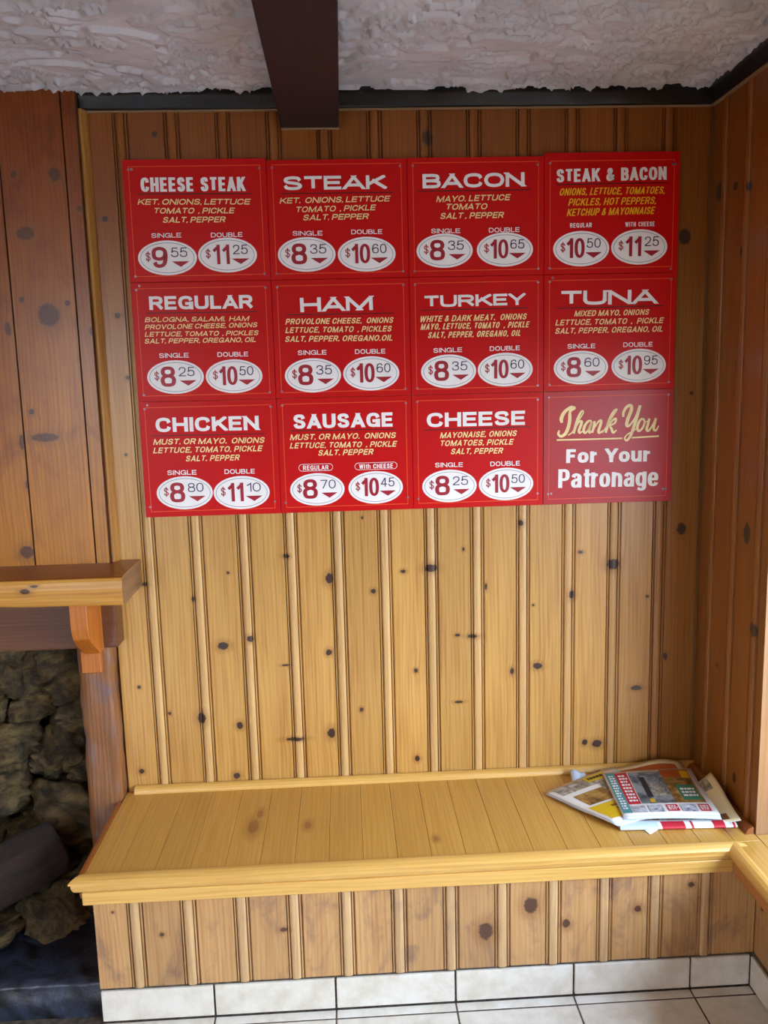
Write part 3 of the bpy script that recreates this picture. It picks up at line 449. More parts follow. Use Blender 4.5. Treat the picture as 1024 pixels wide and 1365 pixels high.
# nosing with a small ogee, then a flat apron band under it
def nosing(x0, x1, mat, flip=False, miter=0.0, miter0=0.0, ext=0.0):
    sec = [(0.0, -0.012), (0.0, 0.0035), (-0.006, 0.0045), (-0.014, 0.0035), (-0.023, -0.001), (-0.028, -0.006), (-0.0275, -0.010), (-0.023, -0.013), (-0.0235, -0.020), (-0.020, -0.030), (-0.016, -0.034), (0.0, -0.034)]
    V = []; F = []; n = len(sec)
    for k, x in enumerate((x0, x1)):
        for y, z in sec:
            V.append((x + (y*miter if k else -y*miter0*-1), y, z))
    for i in range(n): F.append((i, (i+1) % n, n+(i+1) % n, n+i))
    F.append(tuple(range(n-1, -1, -1))); F.append(tuple(range(n, 2*n)))
    bm = bmesh.new(); vs = [bm.verts.new(v) for v in V]
    for f in F: bm.faces.new([vs[i] for i in f])
    me = bm_mesh('nosing', bm, mat)
    return me
bpart('nosing', nosing(-1.6335, -0.0645, M['trimwood_x'], miter=-1.0, miter0=1.0), (0, -0.4115, ZS))
bpart('nosing', nosing(0.4115, 2.8, M['trimwood_x'], miter=0, miter0=-1.0), (-0.0645, 0, ZS), (0, 0, -PI/2), side_=True)
bpart('apron', bm_mesh('apron', box_bm(-1.634, -0.078, -0.4315, -0.4125, ZS-0.066, ZS-0.0335, 0.0015), M['trimwood_x']), (0, 0, 0))
bpart('apron', bm_mesh('apron', box_bm(-0.079, -0.060, -2.8, -0.4316, ZS-0.066, ZS-0.0335, 0.0015), M['trimwood_y']), (0, 0, 0), side_=True)
# dark end strip on the fireplace side
bpart('end_strip', bm_mesh('end_strip', box_bm(-1.646, -1.632, -0.412, -0.062, ZS-0.060, ZS+0.001, 0.003, 2), M['mantel_top']), (0, 0, 0), label='reddish brown end strip')
bpart('end_panel', bm_mesh('end_panel', box_bm(-1.614, -1.600, -0.41, -0.01, 0.0, ZS-0.061), M['corbel']), (0, 0, 0))
# quarter-round mouldings where the seat meets the walls
def quarter(name, length, mat, r=0.019):
    sec = [(0, 0)] + [(-r*math.cos(a*PI/2/6), r*math.sin(a*PI/2/6)) for a in range(7)]
    bm = bmesh.new(); n = len(sec); A = [[bm.verts.new((x, y, z)) for y, z in sec] for x in (0, length)]
    for i in range(n): bm.faces.new((A[0][i], A[0][(i+1) % n], A[1][(i+1) % n], A[1][i]))
    bm.faces.new(A[0]); bm.faces.new(A[1][::-1])
    return bm_mesh(name, bm, mat)
bpart('quarter_round', quarter('quarter_round', 1.607, M['trimwood_x']), (-1.608, -0.0050, ZS+0.0003))
bpart('quarter_round', quarter('quarter_round', 0.360, M['mantel_top']), (-0.0050, -0.022, ZS+0.0003), (0, 0, -PI/2))
# front panel boards
FP, FI = cluster_profile(0.1254); fm = [M['pine_front'], M['pine_front'], M['groove'], M['front_bead']]; FZ0 = 0.0905; FH = ZS-0.0665-FZ0
me = profile('panel_board', field_profile(0, 0.077)[0], 0, FH, fm, field_profile(0, 0.077)[1])
o = bpart('panel_board', me, (-1.614, -0.4205, FZ0)); set_knots(o, knots_for(-1.614, 0.077, FZ0, FRONT_KNOTS))
me = profile('panel_board', FP, 0, FH, fm, FI)
for i in range(12):
    x = -1.537+i*0.1254
    o = bpart('panel_board', me, (x, -0.4205, FZ0)); set_knots(o, knots_for(x, 0.1254, FZ0, FRONT_KNOTS))
me2 = profile('panel_board', field_profile(0, 0.020)[0], 0, FH, fm, field_profile(0, 0.020)[1])
o = bpart('panel_board', me2, (-1.537+12*0.1254, -0.4205, FZ0)); set_knots(o, [])
me = profile('panel_board', field_profile(0, 0.095)[0], 0, FH, fm, field_profile(0, 0.095)[1])
o = bpart('panel_board', me, (-0.012, -0.4215, FZ0), rot, True); set_knots(o, [(0.03, 0.14, 0.007, 0.009)])
me = profile('panel_board', FP, 0, FH, fm, FI)
for i in range(18):
    o = bpart('panel_board', me, (-0.012, -0.517-i*0.1254, FZ0), rot, True); set_knots(o, [(0.08, 0.12, 0.01, 0.008)] if i == 1 else [])

# ------------------------------------------------------------------ room behind the camera
wr2 = obj('wall_front', bm_mesh('wall_front', box_bm(-3.2, 0.5, -4.3, -4.2, 0, 0.1), M['drywall']), kind='structure')
bm = box_bm(-3.2, 0.5, -4.3, -4.2, 2.0, 2.35); box_bm(-3.3, -3.1, -4.3, -4.2, 0.1, 2.0, bm=bm); box_bm(-2.35, 0.5, -4.3, -4.2, 0.1, 2.0, bm=bm)
obj('wall_front_lintel', bm_mesh('wall_front_lintel', bm, M['drywall']), wr2)
obj('wall_side', bm_mesh('wall_side', box_bm(-3.3, -3.2, -4.3, 0.1, 0, 2.35), M['drywall']), kind='structure')
bm = box_bm(0.38, 0.48, -4.2, 0.1, 0, 0.55); box_bm(0.38, 0.48, -4.2, 0.1, 1.6, 2.35, bm=bm)
box_bm(0.38, 0.48, -0.5, 0.1, 0.55, 1.6, bm=bm); box_bm(0.38, 0.48, -4.2, -3.6, 0.55, 1.6, bm=bm)
box_bm(0.0, 0.38, -3.7, -0.39, 1.75, 2.30, bm=bm); box_bm(0.0, 0.38, -4.2, -3.7, 0.0, 2.35, bm=bm)
obj('wall_window_bay', bm_mesh('wall_window_bay', bm, M['drywall']), kind='structure')
def glass_mat():
    t = NT('window_glass'); t.n.remove(t.b)
    a = t.new('BsdfTransparent'); g = t.new('BsdfGlossy'); g.inputs['Roughness'].default_value = 0.02
    mx = t.new('MixShader'); mx.inputs[0].default_value = 0.06
    t.l.new(a.outputs[0], mx.inputs[1]); t.l.new(g.outputs[0], mx.inputs[2]); t.l.new(mx.outputs[0], t.n['Material Output'].inputs[0]); return t.m
gl = glass_mat()
w1_ = obj('window_1', bm_mesh('window_1', box_bm(0.40, 0.406, -3.6, -0.5, 0.55, 1.6), gl), kind='structure')
bm = box_bm(0.39, 0.42, -3.6, -0.5, 0.55, 0.59); box_bm(0.39, 0.42, -3.6, -0.5, 1.56, 1.6, bm=bm)
for y in (-0.54, -1.55, -2.58, -3.6): box_bm(0.39, 0.42, y, y+0.04, 0.59, 1.56, bm=bm)
obj('window_frame', bm_mesh('window_frame', bm, M['win']), w1_)
w2_ = obj('window_2', bm_mesh('window_2', box_bm(-3.1, -2.35, -4.25, -4.244, 0.1, 2.0), gl), kind='structure')
bm = bmesh.new()
for x in (-3.1, -2.40): box_bm(x, x+0.05, -4.27, -4.22, 0.1, 2.0, bm=bm)
obj('window_frame', bm_mesh('window_frame', bm, M['win']), w2_)
obj('ground', bm_mesh('ground', box_bm(-30, 30, -40, 30, -0.5, -0.3), M['ground']), kind='structure')

# ------------------------------------------------------------------ fireplace
FO = Vector((-1.9, -0.1, 0.0))
fire = empty('fireplace', 'rustic fireplace with thick pine mantel shelf over dark fieldstone rubble', 'fireplace', FO)
def fpart(name, me, loc=(0, 0, 0), rot=None, parent=None, **k):
    return obj(name, me, fire if parent is None else parent, (Vector(loc)-FO) if parent is None else loc, rot, **k)
# mantel shelf: waney thick slab
n = 90; xs = np.linspace(-3.1, -1.5500, n)
sec = []
for k in range(6): sec.append(('t', -0.0015-0.190*k/5, 0.0))
V = np.zeros((n, 14, 3))
for i, x in enumerate(xs):
    wz = 0.003*math.sin(x*9)+0.002*noise.noise(Vector((x*7, 0, 0)))
    wy = 0.003*noise.noise(Vector((x*5, 3, 0)))
    ring = [(-0.0005, 1.0525), (-0.07, 1.0525), (-0.15, 1.0515), (-0.192+wy, 1.0500), (-0.199+wy, 1.047), (-0.2025+wy, 1.040), (-0.204+wy, 1.020), (-0.203+wy, 0.998), (-0.202+wy, 0.985+wz), (-0.198+wy, 0.980+wz), (-0.190, 0.978+wz), (-0.10, 0.979), (-0.02, 0.980), (-0.0005, 0.982)]
    for j, (y, z) in enumerate(ring): V[i, j] = (x, y, z)
me = grid_mesh('mantel_shelf', V, [M['mantel'], M['mantel_top'], M['end_grain']], True)
bm = bmesh.new(); bm.from_mesh(me); bm.verts.ensure_lookup_table()
for i in (0, n-1):
    bm.faces.new([bm.verts[i*14+j] for j in range(14)])
bmesh.ops.recalc_face_normals(bm, faces=bm.faces[:])
for f in bm.faces:
    f.smooth = False
    if f.normal.z > 0.8: f.material_index = 1
    if f.normal.x > 0.8: f.material_index = 2
bm.to_mesh(me); bm.free()
o = fpart('mantel_shelf', me); o.location = (0, 0, 0)-FO if False else (-FO)
set_knots(o, [(1.02-0.203, -1.788, 0.007, 0.013), (1.033-0.203, -1.765, 0.004, 0.010)])
# shader space for axis X: across = z + y
# lintel beam under the mantel
bm = box_bm(0, 1.39, 0, 0.11, 0, 0.153, 0.006, 2)
fpart('lintel', bm_mesh('lintel', bm, M['lintel']), (-3.0, -0.064, 0.825))
# corbel bracket: deep at the top, sweeping back to the post
prof = [(-0.064, 0.979), (-0.190, 0.979), (-0.190, 0.915), (-0.180, 0.885), (-0.150, 0.858), (-0.118, 0.838), (-0.100, 0.822), (-0.064, 0.822)]
bm = bmesh.new(); A = [[bm.verts.new((x, y, z-0.82)) for y, z in prof] for x in (0, 0.043)]; q = len(prof)
for i in range(q): bm.faces.new((A[0][i], A[0][(i+1) % q], A[1][(i+1) % q], A[1][i]))
bm.faces.new(A[0]); bm.faces.new(A[1][::-1])
bmesh.ops.bevel(bm, geom=bm.edges[:], offset=0.002, segments=1, affect='EDGES')
fpart('corbel', bm_mesh('corbel', bm, M['corbel']), (-1.690, 0, 0.82), label='orange pine corbel')
fpart('corbel_foot', bm_mesh('corbel_foot', box_bm(0, 0.052, 0, 0.030, 0, 0.062, 0.002), M['corbel']), (-1.7065, -0.080, 0.762))
# rough hewn post between the fireplace and the bench
n1, n2 = 110, 40; V = np.zeros((n1, n2, 3))
for i in range(n1):
    z = 0.09 + (0.825-0.09)*i/(n1-1)
    for j in range(n2):
        a = 2*PI*j/(n2-1); ca, sa = math.cos(a), math.sin(a)
        k = (abs(ca)**5+abs(sa)**5)**(-1/5)
        r = 1 + 0.10*noise.noise(Vector((ca*1.4, sa*1.4, z*8)))+0.06*noise.noise(Vector((ca*4, sa*4, z*28)))
        V[i, j] = (-1.680+0.0475*k*ca*r, -0.022+0.037*k*sa*r, z)
    V[i, -1] = V[i, 0]
fpart('post', grid_mesh('post', V, M['post'], True), label='rough reddish worn post')
# rubble behind: fieldstones of mixed size on a dark backing
fpart('backing', bm_mesh('backing', box_bm(-3.1, -1.640, 0.16, 0.30, 0.0, 0.99), M['stone_mortar']))
fpart('backing', bm_mesh('backing', box_bm(-1.700, -1.640, 0.014, 0.17, 0.0, 0.99), M['stone_mortar']))
stones = []
for s in range(9):
    bm = bmesh.new(); bmesh.ops.create_icosphere(bm, subdivisions=4, radius=1)
    off = Vector((s*9.1, s*3.7, s*5.3))
    for v in bm.verts:
        p = v.co.copy(); mx = max(abs(p.x), abs(p.y), abs(p.z)); p = p.lerp(p/mx*0.85, 0.45)
        d = 0.40*noise.noise(p*1.3+off) + 0.42*abs(noise.noise(p*2.4+off)) - 0.16*abs(noise.noise(p*5.5+off)) + 0.10*noise.noise(p*9+off) + 0.05*noise.noise(p*19+off)
        v.co = p*(0.84+d)
    stones.append(bm_mesh('stone', bm, M['stone'], True))
def stone(x, y, z, sx, sy, sz, rz=0):
    o = fpart('stone', random.choice(stones), (x, y, z), (random.uniform(-.4, .4), random.uniform(-.5, .5)+rz, random.uniform(0, 6.28)))
    s = (sx+sz)/2; o.scale = (sx, sx*0.8, sz)
z = 0.12
rows = [(0.13, 0.19, 0.085), (0.235, 0.15, 0.07), (0.335, 0.20, 0.075), (0.42, 0.13, 0.055), (0.505, 0.18, 0.07), (0.60, 0.14, 0.06), (0.69, 0.17, 0.07), (0.78, 0.15, 0.062), (0.86, 0.18, 0.06)]
for r, (zc, wd, hh) in enumerate(rows):
    x = -1.735 - random.uniform(0, 0.07)
    while x > -2.35:
        w_ = wd*random.uniform(0.7, 1.2)
        stone(x-w_/2+0.05, 0.115+random.uniform(-0.03, 0.02), zc+random.uniform(-0.015, 0.015), w_*0.60, 0.08, hh*random.uniform(0.9, 1.2))
        x -= w_
for x, y, z, sx, sz in [(-1.74, -0.02, 0.13, 0.10, 0.05), (-1.92, -0.02, 0.14, 0.13, 0.06), (-2.10, -0.06, 0.14, 0.12, 0.06), (-1.80, -0.16, 0.105, 0.10, 0.028), (-1.97, -0.20, 0.11, 0.12, 0.03), (-2.14, -0.24, 0.11, 0.10, 0.03)]:
    stone(x, y, z, sx, 0, sz)
# hearth slab with a rough bluish front face
for k in range(5):
    x1 = -1.6165-k*0.30; x0 = x1-0.297
    nx_, nz_ = 40, 12; gx_, gz_ = np.meshgrid(np.linspace(x0, x1, nx_), np.linspace(0, 1, nz_), indexing='ij')
    f = fbm(gx_*18, gz_*2.2, 4, 9+k)
    V = np.stack([gx_, -0.392-0.012*f, gz_*0.090+0.0], -1)
    top = np.stack(np.meshgrid(np.linspace(x0, x1, nx_), np.linspace(-0.392, 0.02, 18), indexing='ij'), -1)
    V2 = np.zeros((nx_, 18, 3)); V2[:, :, 0] = top[:, :, 0]; V2[:, :, 1] = top[:, :, 1]; V2[:, :, 2] = 0.090+0.006*(fbm(top[:, :, 0]*12, top[:, :, 1]*12, 3, 5+k)-0.5)
    V2[:, 0] = V[:, -1]
    P = np.concatenate([V, V2[:, 1:]], 1)
    fpart('hearth_stone', grid_mesh('hearth_stone', P, M['slate'], True))
# log lying in the firebox
A_, B_ = Vector((-1.815, -0.050, 0.265)), Vector((-2.10, -0.30, 0.185)); d = B_-A_; L_ = d.length
n1, n2 = 40, 32; V = np.zeros((n1, n2+1, 3))
for i in range(n1):
    t_ = i/(n1-1); rr = 0.072*(1+0.06*math.sin(t_*7))*min(1, (min(t_, 1-t_)+0.002)/0.02)**0.35 if i not in (0, n1-1) else 0.001
    for j in range(n2+1):
        a = 2*PI*(j % n2)/n2; q = rr*(1+0.10*noise.noise(Vector((math.cos(a)*2, math.sin(a)*2, t_*3)))+0.04*noise.noise(Vector((math.cos(a)*9, math.sin(a)*9, t_*4))))
        V[i, j] = (q*math.cos(a), q*math.sin(a), t_*L_)
lg = obj('log', grid_mesh('log', V, M['bark'], True), None, A_); lg.rotation_euler = d.to_track_quat('Z', 'Y').to_euler()
lg['label'] = 'dark charred log leaning on the stones inside the fireplace'; lg['category'] = 'log'

# ------------------------------------------------------------------ menu panels
XS = [-1.5255, -1.1635, -.8035, -.4465, -.0885]; ZZ = [2.081, 1.781, 1.4755, 1.1675]
# ------------------------------------------------------------------ own block lettering: strokes in a unit box, 'l' straight, 's' smooth
GL = {
'A': (.80, [('l', (0, 0), (.5, 1)), ('l', (.5, 1), (1, 0)), ('l', (.2, .26), (.8, .26))]),
'B': (.72, [('l', (0, 0), (0, 1)), ('l', (0, 1), (.55, 1)), ('s', (.5, 1), (.84, .95), (.93, .77), (.82, .58), (.5, .53)), ('l', (0, .53), (.5, .53)), ('s', (.5, .53), (.9, .46), (1, .26), (.9, .05), (.55, 0)), ('l', (.6, 0), (0, 0))]),
'C': (.76, [('s', (1, .68), (.88, .92), (.52, 1), (.13, .88), (0, .5), (.13, .12), (.52, 0), (.88, .08), (1, .32))]),
'D': (.76, [('l', (0, 0), (0, 1)), ('l', (0, 1), (.45, 1)), ('s', (.42, 1), (.84, .9), (1, .5), (.84, .1), (.42, 0)), ('l', (.45, 0), (0, 0))]),
'E': (.66, [('l', (0, 0), (0, 1)), ('l', (0, 1), (1, 1)), ('l', (0, .51), (.9, .51)), ('l', (0, 0), (1, 0))]),
'F': (.62, [('l', (0, 0), (0, 1)), ('l', (0, 1), (1, 1)), ('l', (0, .5), (.85, .5))]),
'G': (.80, [('s', (.97, .70), (.86, .92), (.52, 1), (.13, .88), (0, .5), (.13, .12), (.5, 0), (.82, .06), (.98, .26)), ('l', (1, .42), (.58, .42)), ('l', (1, .42), (1, 0))]),
'H': (.76, [('l', (0, 0), (0, 1)), ('l', (1, 0), (1, 1)), ('l', (0, .51), (1, .51))]),
'I': (0, [('l', (0, 0), (0, 1))]),
'K': (.76, [('l', (0, 0), (0, 1)), ('l', (.05, .33), (.92, 1)), ('l', (.38, .6), (1, 0))]),
'L': (.60, [('l', (0, 0), (0, 1)), ('l', (0, 0), (1, 0))]),
'M': (.98, [('l', (0, 0), (0, 1)), ('l', (.02, 1), (.5, .06)), ('l', (.5, .06), (.98, 1)), ('l', (1, 0), (1, 1))]),
'N': (.76, [('l', (0, 0), (0, 1)), ('l', (.02, 1), (.98, 0)), ('l', (1, 0), (1, 1))]),
'O': (.80, [('s', (.5, 1), (.86, .88), (1, .5), (.86, .12), (.5, 0), (.14, .12), (0, .5), (.14, .88), (.5, 1))]),
'P': (.70, [('l', (0, 0), (0, 1)), ('l', (0, 1), (.6, 1)), ('s', (.55, 1), (.9, .93), (1, .72), (.9, .5), (.55, .43)), ('l', (.6, .43), (0, .43))]),
'R': (.74, [('l', (0, 0), (0, 1)), ('l', (0, 1), (.6, 1)), ('s', (.55, 1), (.88, .94), (.97, .74), (.88, .54), (.55, .48)), ('l', (.6, .48), (0, .48)), ('l', (.55, .48), (1, 0))]),
'S': (.72, [('s', (.95, .72), (.82, .94), (.5, 1), (.14, .93), (.05, .74), (.2, .58), (.5, .51), (.82, .42), (.97, .25), (.84, .06), (.5, 0), (.14, .06), (.01, .28))]),
'T': (.68, [('l', (0, 1), (1, 1)), ('l', (.5, 0), (.5, 1))]),
'U': (.76, [('l', (0, 1), (0, .35)), ('s', (0, .37), (.1, .08), (.5, 0), (.9, .08), (1, .37)), ('l', (1, .35), (1, 1))]),
'V': (.78, [('l', (0, 1), (.5, 0)), ('l', (.5, 0), (1, 1))]),
'W': (1.1, [('l', (0, 1), (.24, 0)), ('l', (.24, 0), (.5, 1)), ('l', (.5, 1), (.76, 0)), ('l', (.76, 0), (1, 1))]),
'X': (.76, [('l', (0, 1), (1, 0)), ('l', (0, 0), (1, 1))]),
'Y': (.76, [('l', (0, 1), (.5, .42)), ('l', (1, 1), (.5, .42)), ('l', (.5, .46), (.5, 0))]),
'&': (.78, [('s', (.98, 0), (.6, .36), (.24, .68), (.22, .9), (.43, 1), (.64, .88), (.52, .66), (.14, .44), (.0, .22), (.16, .03), (.48, .02), (.8, .2), (.95, .48))]),
'$': (.62, [('s', (.95, .70), (.82, .90), (.5, .95), (.14, .9), (.05, .73), (.2, .58), (.5, .51), (.82, .42), (.97, .26), (.84, .1), (.5, .05), (.14, .1), (.01, .3)), ('l', (.5, -.1), (.5, 1.1))]),
'0': (.66, [('s', (.5, 1), (.88, .86), (1, .5), (.88, .14), (.5, 0), (.12, .14), (0, .5), (.12, .86), (.5, 1))]),
'1': (.36, [('l', (1, 0), (1, 1)), ('l', (.85, .93), (-.15, .70))]),
'2': (.66, [('s', (.03, .70), (.15, .92), (.5, 1), (.88, .92), (.97, .7), (.75, .42), (.3, .2), (.02, .02)), ('l', (0, 0), (1, 0))]),
'3': (.66, [('s', (.03, .74), (.18, .94), (.5, 1), (.86, .93), (.93, .75), (.8, .58), (.42, .53)), ('s', (.42, .53), (.88, .46), (1, .27), (.87, .06), (.5, 0), (.13, .06), (0, .27))]),
'4': (.70, [('l', (.74, 0), (.74, 1)), ('l', (.70, 1), (.03, .3)), ('l', (0, .26), (1, .26))]),
'5': (.66, [('l', (.92, 1), (.2, 1)), ('l', (.2, 1), (.1, .5)), ('s', (.08, .48), (.3, .62), (.6, .64), (.92, .54), (1, .31), (.88, .07), (.5, 0), (.12, .07), (0, .27))]),
'6': (.66, [('s', (.95, .78), (.82, .95), (.52, 1), (.15, .88), (0, .45), (.1, .1), (.5, 0), (.9, .08), (1, .3), (.9, .53), (.5, .6), (.14, .5), (.02, .3))]),
'7': (.66, [('l', (0, 1), (1, 1)), ('l', (1, 1), (.35, 0))]),
'8': (.66, [('s', (.5, .54), (.15, .62), (.05, .78), (.17, .95), (.5, 1), (.83, .95), (.95, .78), (.85, .62), (.5, .54)), ('s', (.5, .54), (.1, .45), (0, .26), (.12, .05), (.5, 0), (.88, .05), (1, .26), (.9, .45), (.5, .54))]),
'9': (.66, [('s', (.05, .22), (.18, .05), (.48, 0), (.85, .12), (1, .55), (.9, .9), (.5, 1), (.1, .92), (0, .7), (.1, .47), (.5, .4), (.86, .5), (.98, .7))]),
'o': (.68, [('s', (.5, .72), (.87, .63), (1, .36), (.87, .08), (.5, 0), (.13, .08), (0, .36), (.13, .63), (.5, .72))]),
'r': (.54, [('l', (0, 0), (0, .72)), ('s', (0, .45), (.3, .66), (1, .70))]),
'u': (.66, [('l', (0, .72), (0, .3)), ('s', (0, .3), (.12, .04), (.5, 0), (.88, .1), (1, .3)), ('l', (1, 0), (1, .72))]),
'n': (.66, [('l', (0, 0), (0, .72)), ('s', (0, .42), (.12, .62), (.5, .72), (.88, .64), (1, .42)), ('l', (1, .45), (1, 0))]),
'h': (.66, [('l', (0, 0), (0, 1)), ('s', (0, .42), (.12, .62), (.5, .72), (.88, .64), (1, .42)), ('l', (1, .45), (1, 0))]),
'a': (.66, [('s', (.06, .56), (.2, .69), (.52, .73), (.88, .66), (.98, .48)), ('l', (1, .5), (1, 0)), ('s', (1, .42), (.5, .40), (.12, .32), (.02, .17), (.16, .02), (.5, 0), (.85, .08), (1, .2))]),
't': (.54, [('l', (.42, .92), (.42, .15)), ('s', (.42, .2), (.52, .02), (1, 0)), ('l', (0, .72), (1, .72))]),
'g': (.68, [('s', (.5, .72), (.87, .63), (1, .36), (.87, .10), (.5, .02), (.13, .10), (0, .36), (.13, .63), (.5, .72)), ('l', (1, .72), (1, -.05)), ('s', (1, .02), (.88, -.22), (.5, -.27), (.04, -.2))]),
'e': (.66, [('l', (.02, .36), (1, .36)), ('s', (1, .36), (.9, .63), (.5, .72), (.1, .62), (0, .36), (.1, .09), (.5, 0), (.88, .05), (.98, .16))]),
'i': (0, [('l', (0, 0), (0, .72)), ('l', (0, .98), (0, 1))]),
'.': (0, [('l', (0, 0), (0, .01))]),
',': (0, [('l', (0, 0), (0, .01)), ('l', (0, 0), (-.25, -.16))]),
}
def smooth_pts(P, per=6):
    P = [Vector(p) for p in P]; closed = (P[0]-P[-1]).length < 1e-6
    E = [P[-2] if closed else P[0]*2-P[1]] + P + [P[1] if closed else P[-1]*2-P[-2]]; out = []
    for i in range(1, len(E)-2):
        a, b_, c, d_ = E[i-1], E[i], E[i+1], E[i+2]
        for k in range(per):
            t = k/per; out.append(0.5*((2*b_)+(c-a)*t+(2*a-5*b_+4*c-d_)*t*t+(3*b_-a-3*c+d_)*t**3))
    out.append(P[-1]); return out, closed
def clip_y(poly, lo, hi):
    for sgn, lim in ((1, lo), (-1, -hi)):
        out = []
        for i in range(len(poly)):
            a, b_ = poly[i-1], poly[i]; fa, fb = sgn*a[1]-lim, sgn*b_[1]-lim
            if (fa >= 0) != (fb >= 0): t = fa/(fa-fb); out.append((a[0]+(b_[0]-a[0])*t, a[1]+(b_[1]-a[1])*t))
            if fb >= 0: out.append(b_)
        poly = out
        if not poly: break
    return poly
def lettering(s, width, cap, t, gap=0.14, hr=0.85, slant=0.0, jit=0.0, space=0.42):
    """t, gap in units of cap height; letters widen or narrow to fill width while strokes keep their weight"""
    W = width/cap - slant
    ws = []; gaps = 0
    for ch in s:
        if ch == ' ': gaps += space; ws.append(0)
        else: ws.append(GL[ch][0]); gaps += gap
    gaps -= gap; fixed = sum(t for ch in s if ch in 'Ii.,')
    wf = (W-gaps-fixed)/max(0.01, sum(ws)); x = 0; V = []; F = []
    if wf < 0.45:   # squeeze the gaps as well
        k = W/(gaps+fixed+0.55*sum(ws)); wf = 0.55*k; gap *= k; space *= k
    ty = t*hr
    for ch in s:
        if ch == ' ': x += space; continue
        w0, st = GL[ch]; w = w0*wf if w0 else t; w = max(w, t*(1.02 if not w0 else 1.55))
        dy = random.uniform(-jit, jit); sc = 1+random.uniform(-jit, jit)
        low = -0.5 if ch in 'g,$' else 0.0; high = 1.2 if ch == '$' else 1.0
        def mp(p): return (x+t/2+p[0]*(w-t), ty/2+p[1]*(1-ty))
        if not w0:
            def mp(p): return (x+t/2+p[0]*t*1.6, ty/2+p[1]*(1-ty) if p[1] >= 0 else ty/2+p[1])
        for q in st:
            if q[0] == 'l':
                a, b_ = Vector(mp(q[1])), Vector(mp(q[2])); d = b_-a
                d = d.normalized() if d.length > 1e-6 else Vector((0, 1)); n = Vector((-d.y, d.x))
                # upright strokes take full weight, level ones slightly less
                h = (t*abs(n.x)+ty*abs(n.y))/(abs(n.x)+abs(n.y))/2
                diag = abs(d.x) > 0.12 and abs(d.y) > 0.12
                e = h if not diag else h*2.5
                if diag and ch not in 'AMNVWX': e = h*0.6
                if ch in 'KY' and diag: e = h*1.4
                if ch == '1' and diag: e = 0
                if ch == '4' and diag: e = 0
                if ch == ',' and diag: e = 0; h *= 0.7
                a2, b2 = a-d*(e if ch not in 'T' or abs(d.x) > .5 else 0), b_+d*e
                poly = [tuple(a2+n*h), tuple(a2-n*h), tuple(b2-n*h), tuple(b2+n*h)]
                poly = clip_y(poly, low, high)
                if len(poly) >= 3: i0 = len(V); V += poly; F.append(tuple(range(i0, i0+len(poly))))
            else:
                pts, cl = smooth_pts([mp(p) for p in q[1:]]); m_ = len(pts); i0 = len(V)
                for i, p in enumerate(pts):
                    d = (pts[(i+1) % (m_-1)] - pts[i-1 if i else m_-2]) if cl else (pts[min(i+1, m_-1)]-pts[max(i-1, 0)])
                    d = d.normalized(); n = Vector((-d.y, d.x)); h = math.sqrt((t/2*n.x)**2+(ty/2*n.y)**2)
                    V += [tuple(p+n*h), tuple(p-n*h)]
                for i in range(m_-1): F.append((i0+2*i, i0+2*i+1, i0+2*i+3, i0+2*i+2))
        if jit:
            pass
        x += w+gap-(0.10 if ch in 'rt' else 0)
    V = np.array(V); 
    V[:, 0] += V[:, 1]*slant
    V *= cap; k = width/(V[:, 0].max()-V[:, 0].min()); V[:, 0] = (V[:, 0]-V[:, 0].min())*k
    return V, F
STY = {'wide': dict(t=.27, gap=.11, hr=.8), 'cond': dict(t=.25, gap=.09, hr=.72), 'hand': dict(t=.19, gap=.15, slant=.28, hr=.95, space=.34), 'yellow': dict(t=.17, gap=.12, slant=.26, hr=.85, space=.30),
       'cap': dict(t=.18, gap=.16, hr=.85), 'heavy': dict(t=.28, gap=.10, hr=.78), 'heavyc': dict(t=.215, gap=.07, hr=.66), 'big': dict(t=.20, gap=.10, hr=.8), 'thin': dict(t=.12, gap=.14, hr=.85)}
def put(s, style, x, z, width, cap, ang=0.0, **kw):
    s = s.replace('  ', ' ') if style != 'hand' else s
    v, F = lettering(s, width, cap, **{**STY[style], **kw})
    return np.stack([x+v[:, 0]*math.cos(ang)-v[:, 1]*math.sin(ang), z+v[:, 0]*math.sin(ang)+v[:, 1]*math.cos(ang)], -1), F
def flat(name, parts, mat, parent, y=0.0006, th=0.0003, **props):
    """parts: list of (verts xz, faces); thin cut vinyl standing on the panel"""
    V = []; F = []; top = -1; k = 0
    for v, f in parts:
        a = len(V); V += [[float(p[0]), -y, float(p[1])] for p in v]
        for q in f:
            q = tuple(a+i for i in q)
            if min(q) > top: k += 1     # every stroke lies a hair above the last, like brush strokes
            for i in q:
                if i > top: V[i][1] = -y-1.2e-5*(k % 24)
            top = max(top, max(q)); F.append(q)
    me = mesh_from(name, V, F, mat)
    # face normals towards the viewer
    bm = bmesh.new(); bm.from_mesh(me); bm.normal_update(); bad = [f for f in bm.faces if f.normal.y > 0]
    if bad: bmesh.ops.reverse_faces(bm, faces=bad)
    bm.to_mesh(me); bm.free()
    return obj(name, me, parent, **props)
def rect(x0, z0, x1, z1): return (np.array([(x0, z0), (x1, z0), (x1, z1), (x0, z1)]), [(0, 1, 2, 3)])
def bar(x, z, width, th, ang):
    c, s = math.cos(ang), math.sin(ang)
    return (np.array([(x+a*c-b_*s, z+a*s+b_*c) for a, b_ in ((0, 0), (width, 0), (width, th), (0, th))]), [(0, 1, 2, 3)])
def ring(cx, cz, ax, az, t1, n=56):
    V = []; F = []
    for i in range(n):
        a = 2*PI*i/n; V += [(cx+ax*math.cos(a), cz+az*math.sin(a)), (cx+(ax-t1)*math.cos(a), cz+(az-t1)*math.sin(a))]
    for i in range(n): j = (i+1) % n; F.append((2*i, 2*j, 2*j+1, 2*i+1))
    return np.array(V), F
